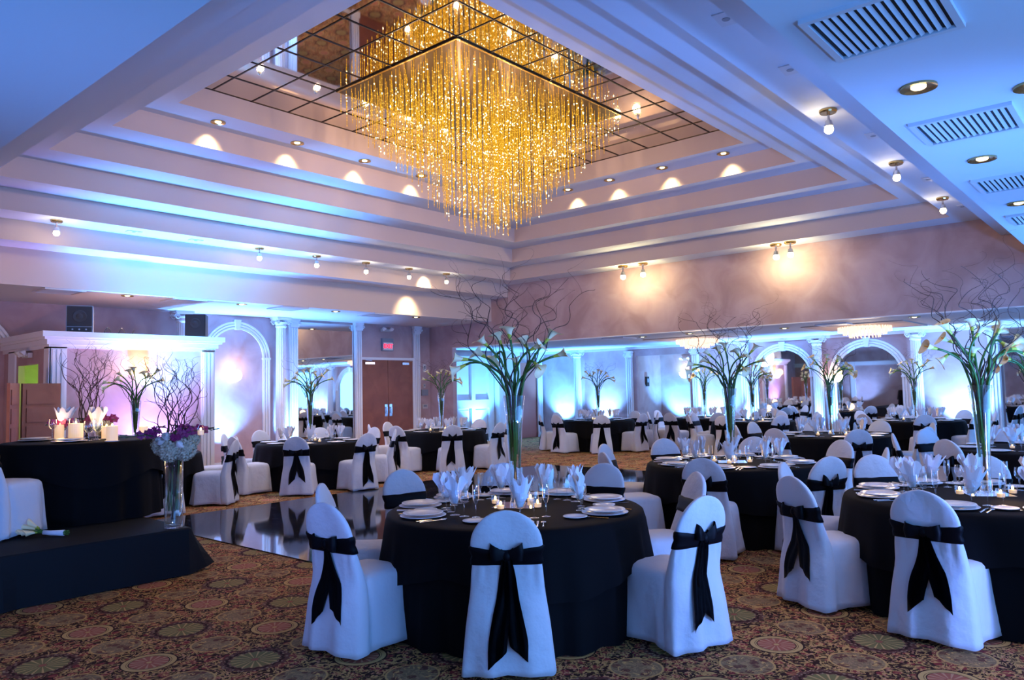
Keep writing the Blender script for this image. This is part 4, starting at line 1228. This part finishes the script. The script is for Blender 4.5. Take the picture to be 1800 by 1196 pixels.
# ================================================================ stage and sweetheart table
SZ = .42
t = empty('stage', (0, 0, 0))
bm = bmn(); box(bm, (-2.5, 6.86, .05), (3.36, 10.6, SZ - .006)); mobj('platform', bm, M['black'], t)
bm = bmn(); P = []
path = [(-2.5 + 5.86 * k / 60, 6.86) for k in range(61)] + [(3.37, 6.862)] + [(3.38, 6.87 + 3.7 * (k / 30) ** 1.3) for k in range(31)]
for u in (0, .03, .2, .4, .6, .8, 1):
    row = []
    for i, (x, y) in enumerate(path):
        if i < 61: dx, dy = 0, -1
        elif i == 61: dx, dy = .7, -.5
        else: dx, dy = 1, 0
        tip = max(0, 1 - abs(i - 63) / 2.6)
        o_ = u * (.025 + .006 * sin(i * 1.3) + (.035 if 44 <= i <= 45 else 0)) + .01 * (u > 0)
        ox, oy = dx * o_ + tip * .24 * u ** 1.1, dy * o_ + tip * .03 * u
        row.append((x + ox, y + oy, max(.004, SZ - u * (SZ - .006) + .04 * u * tip)))
    P.append(row)
grid(bm, P); V = [(-2.5, 10.6, SZ)] + [(x, y, SZ) for x, y in path]; quad(bm, V)
mobj('skirt', bm, M['skirt'], t, False)
tag(t, 'low stage platform draped in black cloth at the left', 'stage')
SW = at(146, 7.85, 1.19)
TS = Once(mk_table(R_=.72, h=.77, seed=12, nf=15))
o = TS.get((SW[0], SW[1], SZ), .6); tag(o, 'small round table in black cloth on the stage', 'table')
ht = SZ + .772
for k, (px, D, w) in enumerate(((62, 7.75, 'left, nearer the picture edge'), (122, 7.45, 'centre, in front of the candles'))):
    x, y = at(px, D, ht)
    tag(CHG.get((x, y, ht)), 'pale charger plate on the stage table, ' + w, 'plate'); tag(DPL.get((x, y, ht + .0145)), 'white dinner plate on the stage table, ' + w, 'plate')
for px, D, w in ((92, 7.95, 'far left'), (128, 8.05, 'left of the candles')):
    x, y = at(px, D, ht); tag(WIN.get((x, y, ht), scale=1.2), 'clear wine glass on the stage table, ' + w, 'glass')
for px, D, w in ((156, 7.6, 'in front, beside the large candle'), (172, 7.75, 'between the two front candles')):
    x, y = at(px, D, ht); tag(GOB.get((x, y, ht), scale=1.15), 'clear water goblet on the stage table, ' + w, 'glass')
for px, D, v, w in ((110, 8.1, 0, 'left, pink tinged'), (168, 7.9, 1, 'right, behind the candles')):
    x, y = at(px, D, ht); g = GOB.get((x, y, ht), scale=1.25); tag(g, 'clear goblet holding the napkin on the stage table, ' + w.split(',')[0], 'glass')
    tag(NAP[v].get((x, y, ht + .095), v * 2, scale=1.35), 'white folded napkin on the stage table, ' + w, 'napkin')
def mk_pillar(r, h):
    def f():
        t = empty('pillar_candle'); bm = bmn(); lathe(bm, [(r, 0), (r, h), (r * .85, h), (r * .8, h - .012), (.001, h - .012)], 22); mobj('wax', bm, M['candle'], t)
        bm = bmn(); ball(bm, (0, 0, h + .006), .010, 8, (1, 1, 1.9)); mobj('flame', bm, M['flame'], t)
        bm = bmn(); lathe(bm, [(r * 1.2, 0), (r * 1.3, .008), (r * 1.1, .006)], 22); mobj('saucer', bm, M['china'], t); return t
    return f
for px, D, r, h, w in ((133, 7.75, .068, .17, 'thick, front left'), (197, 7.4, .052, .15, 'nearest the camera'), (187, 7.85, .045, .13, 'behind the nearest one'), (104, 8.05, .045, .15, 'at far left'), (252, 8.15, .045, .11, 'at the right rim')):
    x, y = at(px, D, ht); tag(Once(mk_pillar(r, h)).get((x, y, ht)), 'lit cream pillar candle on the stage table, ' + w, 'candle', 'pillar candles')
    light('POINT', (x, y - .02, ht + h + .05), 1.6, (1, .6, .25), size=.05)
def mk_hyd(r):
    def f():
        rr = random.Random(int(r * 1000)); bm = bmn()
        for k in range(150):
            z = 1 - 2 * (k + .5) / 150; a = k * 2.39996; q = sqrt(1 - z * z); n_ = Vector((q * cos(a), q * sin(a), z)); p = n_ * r * rr.uniform(.80, 1.05)
            e1 = n_.orthogonal().normalized(); e1.rotate(Matrix.Rotation(rr.uniform(0, 6), 3, n_)); e2 = n_.cross(e1); s = r * .24
            for j in range(4):
                d1 = e1 * cos(j * pi / 2) + e2 * sin(j * pi / 2); d2 = n_.cross(d1)
                quad(bm, [p, p + d1 * s * .6 + d2 * s * .5 + n_ * s * .25, p + d1 * s * 1.1 + n_ * s * .6, p + d1 * s * .6 - d2 * s * .5 + n_ * s * .15])
        ball(bm, (0, 0, 0), r * .74, 12)
        return mobj('hydrangea_bloom', bm, M['hydr'])
    return f
def mk_orchid(seed, n=7, ln=.2):
    def f():
        rr = random.Random(seed); t = empty('orchid_stem'); pts = [Vector((0, 0, 0))]; d_ = Vector((.5, 0, .9))
        for k in range(10): d_ += Vector((.13, rr.uniform(-.1, .1), -.13)); pts.append(pts[-1] + d_.normalized() * ln / 10)
        bm = bmn(); tube(bm, pts, .003, 5); mobj('stem', bm, M['stem'], t)
        for k in range(n):
            p = pts[min(10, 2 + k * 8 // n + 1)] + Vector((rr.uniform(-.015, .015), rr.uniform(-.02, .02), rr.uniform(-.01, .02)))
            bm = bmn(); a0 = rr.uniform(0, 6); n_ = Vector((rr.uniform(-.4, .4), -1, rr.uniform(-.3, .3))).normalized(); e1 = n_.orthogonal().normalized(); e2 = n_.cross(e1)
            for j in range(5):
                a = a0 + j * 1.2566; d1 = e1 * cos(a) + e2 * sin(a); d2 = n_.cross(d1); s = .034
                quad(bm, [p, p + d1 * s * .6 + d2 * s * .45, p + d1 * s * 1.1 + n_ * .004, p + d1 * s * .6 - d2 * s * .45])
            ball(bm, tuple(p), .006, 6); mobj('blossom', bm, M['orchid'], t)
        return t
    return f
def mk_rose():
    bm = bmn()
    for k in range(4):
        r_ = .038 - .008 * k; P = []
        for j in range(5):
            u = j / 4; P.append([((r_ * (.35 + .75 * sin(u * 1.9)) * (1 + .08 * sin(3 * a + k))) * cos(a), (r_ * (.35 + .75 * sin(u * 1.9)) * (1 + .08 * sin(3 * a + k))) * sin(a), -.02 + u * (.045 + .004 * k)) for a in [2 * pi * q / 16 for q in range(16)]])
        grid(bm, P, True)
    ball(bm, (0, 0, .005), .02, 8)
    return mobj('rose_bloom', bm, M['rose'])
def mk_leafs(seed):
    def f():
        rr = random.Random(seed); bm = bmn(); base = Vector((0, 0, 0))
        pts = [base]; d_ = Vector((1, 0, .5))
        for k in range(8): d_ += Vector((rr.uniform(-.2, .2), rr.uniform(-.2, .2), -.1)); pts.append(pts[-1] + d_.normalized() * .028)
        tube(bm, pts, .003, 5)
        for k in range(1, 9):
            p = pts[k]; s = .042 * rr.uniform(.7, 1.1); a = rr.uniform(0, 6.28); d1 = Vector((cos(a), sin(a), .4)).normalized(); d2 = d1.cross(Vector((0, .3, 1))).normalized()
            m_ = p + d1 * s * .9 + Vector((0, 0, -.006)); e_ = p + d1 * s * 1.9 - Vector((0, 0, .012))
            quad(bm, [p, p + d1 * s * .6 + d2 * s * .42, m_ + d2 * s * .38, e_]); quad(bm, [p, e_, m_ - d2 * s * .38, p + d1 * s * .6 - d2 * s * .42])
        return mobj('leafy_sprig', bm, M['leaf'])
    return f
# tall cylinder vase at the front of the stage
VX, VY = at(305, 6.92, SZ)
t = empty('cylinder_vase', (VX, VY, SZ + .001))
lathed('glass_wall', [(.079, 0), (.079, .66), (.075, .66), (.074, .655)], M['glass'], 30, t)
lathed('glass_base', [(.001, .001), (.077, .001), (.077, .026), (.001, .03)], M['glass'], 30, t)
lathed('water', [(.001, .032), (.074, .032), (.074, .56), (.001, .56)], M['water'], 24, t)
tag(t, 'tall clear cylinder vase standing on the front of the stage', 'vase')
rr = random.Random(5); rimz = SZ + .66
_h = mk_hyd(.10)(); HYM = _h.data; bpy.data.objects.remove(_h); RS = Once(mk_rose)
for u, w, z, s, nm in ((-.10, -.02, .09, .85, 'lower left'), (.0, -.08, .05, .95, 'front centre'), (.11, -.03, .06, 1.0, 'lower right'), (.02, .08, .12, 1, 'rear'), (.14, .04, .14, .75, 'upper right')):
    p = uvw(u, w, z); q = bpy.data.objects.new('hydrangea_bloom', HYM); C.objects.link(q); q.location = (VX + p.x, VY + p.y, rimz + z); q.scale = (s,) * 3
    bm = bmn(); f_ = lambda X, Y, Z: ((X - p.x) / s, (Y - p.y) / s, (Z - z) / s)
    for e_ in (0, .02): tube(bm, [f_(p.x * .5 - e_, p.y * .3, -.5), f_(p.x * .4 + e_, p.y * .4 + e_, -.2), f_(p.x * .45, p.y * .45, .0), (0, 0, 0)], .0065, 5)
    mobj('stem', bm, M['stem'], q)
    tag(q, 'cream hydrangea bloom over the cylinder vase, ' + nm, 'flower', 'hydrangeas')
for u, w, z, nm in ((-.07, -.12, .13, 'left'), (.10, -.13, .10, 'right'), (-.01, -.14, .17, 'upper')):
    p = uvw(u, w, z); tag(RS.get((VX + p.x, VY + p.y, rimz + z), u * 9, tilt=(.9, 0)), 'white rose over the cylinder vase, %s one' % nm, 'flower')
for k, (u, w, z, a, s, nm) in enumerate(((-.10, -.05, .14, 2.6, 1, 'hanging to the left'), (.04, -.10, .14, -.3, 1.1, 'front centre'), (.10, -.05, .16, -.7, 1.2, 'sweeping to the right'), (.05, -.1, .20, .3, .9, 'upper right'), (-.06, -.1, .19, 2.2, .8, 'upper left'), (.0, -.12, .12, -1.4, .9, 'low front'))):
    p = uvw(u, w, z); tag(Once(mk_orchid(k + 1)).get((VX + p.x, VY + p.y, rimz + z), a, scale=s), 'purple orchid stem over the cylinder vase, ' + nm, 'flower', 'purple orchids')
for k, (u, w, z, a, nm) in enumerate(((-.10, -.05, .16, 2.8, 'left'), (.0, -.05, .22, .6, 'centre'), (-.03, .0, .22, 1.5, 'top'), (.06, -.02, .2, -.6, 'right'))):
    p = uvw(u, w, z); tag(Once(mk_leafs(k)).get((VX + p.x, VY + p.y, rimz + z), a, scale=1.3), 'dark green leafy sprig over the cylinder vase, %s one' % nm, 'leaves')
def octant(lst, text, grp, c0):
    got = {}
    for o in lst:
        h, d_, z = placed(o, 0, max((q.co for q in o.data.vertices), key=lambda c_: c_.z)); got.setdefault((h, d_), []).append((z, o))
    for (h, d_), l_ in got.items():
        l_.sort(key=lambda q: -q[0])
        for i, (z, o) in enumerate(l_):
            tag(o, '%s, %s%s %s of the bunch' % (text, ('' if len(l_) == 1 else ('tallest ', 'second tallest ', 'third tallest ', 'fourth tallest ', 'fifth tallest ')[min(i, 4)]), h, d_), 'branch', grp)
SB_ = []
for k in range(15):
    o = Once(mk_branch(k, .66, .075, 29 + k % 5, 1.15, 300, .0062, .75, .75)).get((VX, VY, SZ + .001)); SB_.append(o)
octant(SB_, 'curly branch in the cylinder vase', 'branches in the cylinder vase', 0)
SB_ = []
p = uvw(.285, -.1, .22); t = empty('hanging_votive', (VX + p.x, VY + p.y, rimz + p.z - .04))
lathed('glass_cup', [(.001, .002), (.026, .002), (.03, .012), (.032, .062)], M['glass'], 18, t)
bm = bmn(); lathe(bm, [(.026, .004), (.028, .045), (.001, .047)], 14); mobj('wax', bm, M['candle'], t)
bm = bmn(); ball(bm, (0, 0, .055), .009, 8, (1, 1, 1.7)); mobj('flame', bm, M['flame'], t)
bm = bmn(); tube(bm, [(.03, 0, .06), (0, 0, .12), (-.03, 0, .06)], .0015, 4); tube(bm, [(0, 0, .12), (-.06, 0, .20), (-.12, .02, .16)], .003, 4); mobj('hanger_wire', bm, M['silver'], t)
tag(t, 'lit votive cup hanging right of the stage vase flowers', 'candle')
# branch arrangement at the back of the stage table
QX, QY = at(152, 8.2, ht)
t = empty('low_vase', (QX, QY, ht)); lathed('glass_wall', [(.001, .003), (.07, .003), (.08, .10), (.076, .10)], M['glass'], 22, t); tag(t, 'low clear vase under the orchids on the stage table', 'vase')
for k in range(14):
    o = Once(mk_branch(k, .10, .06, 27 + k % 6, 1.2, 500, .0062, .75, .85)).get((QX, QY, ht)); SB_.append(o)
octant(SB_, 'curly branch on the stage table', 'branches on the stage table', 0)
for k, (u, z, a, nm) in enumerate(((-.05, .10, 2.6, 'left'), (.0, .12, -.8, 'centre'), (.08, .13, -.6, 'right, reaching out'), (.02, .09, -1.6, 'front'))):
    p = uvw(u, -.06, z); tag(Once(mk_orchid(20 + k, 8, .22)).get((QX + p.x, QY + p.y, ht + z), a, scale=1.2), 'purple orchid stem on the stage table, ' + nm, 'flower', 'purple orchids')
for k, (u, z, a, nm) in enumerate(((-.08, .13, 2.2, 'left'), (-.02, .15, 1.0, 'right'))):
    p = uvw(u, -.05, z); tag(Once(mk_leafs(20 + k)).get((QX + p.x, QY + p.y, ht + z), a, scale=1.4), 'dark green leafy sprig on the stage table, %s one' % nm, 'leaves')
p = uvw(.20, -.02, .10); q = bpy.data.objects.new('hydrangea_bloom', HYM); C.objects.link(q); q.location = (QX + p.x, QY + p.y, ht + .10); q.scale = (.9,) * 3; tag(q, 'cream hydrangea bloom on the stage table behind the candles', 'flower')
# chairs on the stage
for px, D, rz, w in ((8, 6.72, -1.05, 'front one at the left picture edge'), (-22, 7.6, -1.3, 'rear one at the left picture edge')):
    x, y = at(px, D, SZ); ch = CH[(0, True)].get((x, y, SZ), rz); tag(ch, 'white covered chair on the stage, ' + w, 'chair')
# bouquet
BXp = at(64, 6.62, SZ)
t = empty('bridal_bouquet', (BXp[0], BXp[1], SZ + .004), atan2(U_.y, U_.x))
rr = random.Random(2)
bm = bmn()
for k in range(6): tube(bm, [(.0, .03 * cos(k), .05 + .02 * sin(k)), (.08, .010 * cos(k), .035)], .006, 5)
mobj('upper_stems', bm, M['stem'], t)
bm = bmn(); tube(bm, [(.06, 0, .035), (.12, 0, .030), (.24, .0, .028)], [.020, .021, .026], 14); mobj('ribbon_wrap', bm, M['napkin'], t, True)
bm = bmn()
for k in range(7): tube(bm, [(.22, .012 * cos(k), .028 + .012 * sin(k)), (.275, .020 * cos(k), .03 + .018 * sin(k))], .006, 5)
mobj('stem_ends', bm, M['stem'], t)
for k, (dx, dy, dz) in enumerate(((-.13, -.06, .0), (-.16, .01, .05), (-.12, .07, .03), (-.06, -.10, .0), (-.18, -.05, .01), (-.09, .02, .08))):
    base = Vector((.02, dy * .2, .04 + dz * .4)); tip = Vector((dx, dy, .045 + dz)); d_ = (tip - base); L_ = d_.length; d_.normalize()
    a = d_.cross(Vector((0, 0, 1))).normalized(); b = d_.cross(a); P = []
    for s in (0, .2, .4, .6, .8, 1):
        r_ = .007 + .022 * s ** 1.6; P.append([base + d_ * (L_ * s * (.75 + .3 * ((1 + cos(th)) / 2) ** 2)) - b * r_ * cos(th) + a * r_ * sin(th) for th in [2 * pi * i / 14 for i in range(14)]])
    bm = bmn(); grid(bm, P, True); bm.faces.ensure_lookup_table()
    for i, f_ in enumerate(bm.faces): f_.material_index = 1 if i < 14 else 0
    mobj('calla_bloom', bm, [M['lily'], M['lilyg']], t, True)
tag(t, 'bridal bouquet of calla lilies with white wrapped stems lying on the stage', 'bouquet')
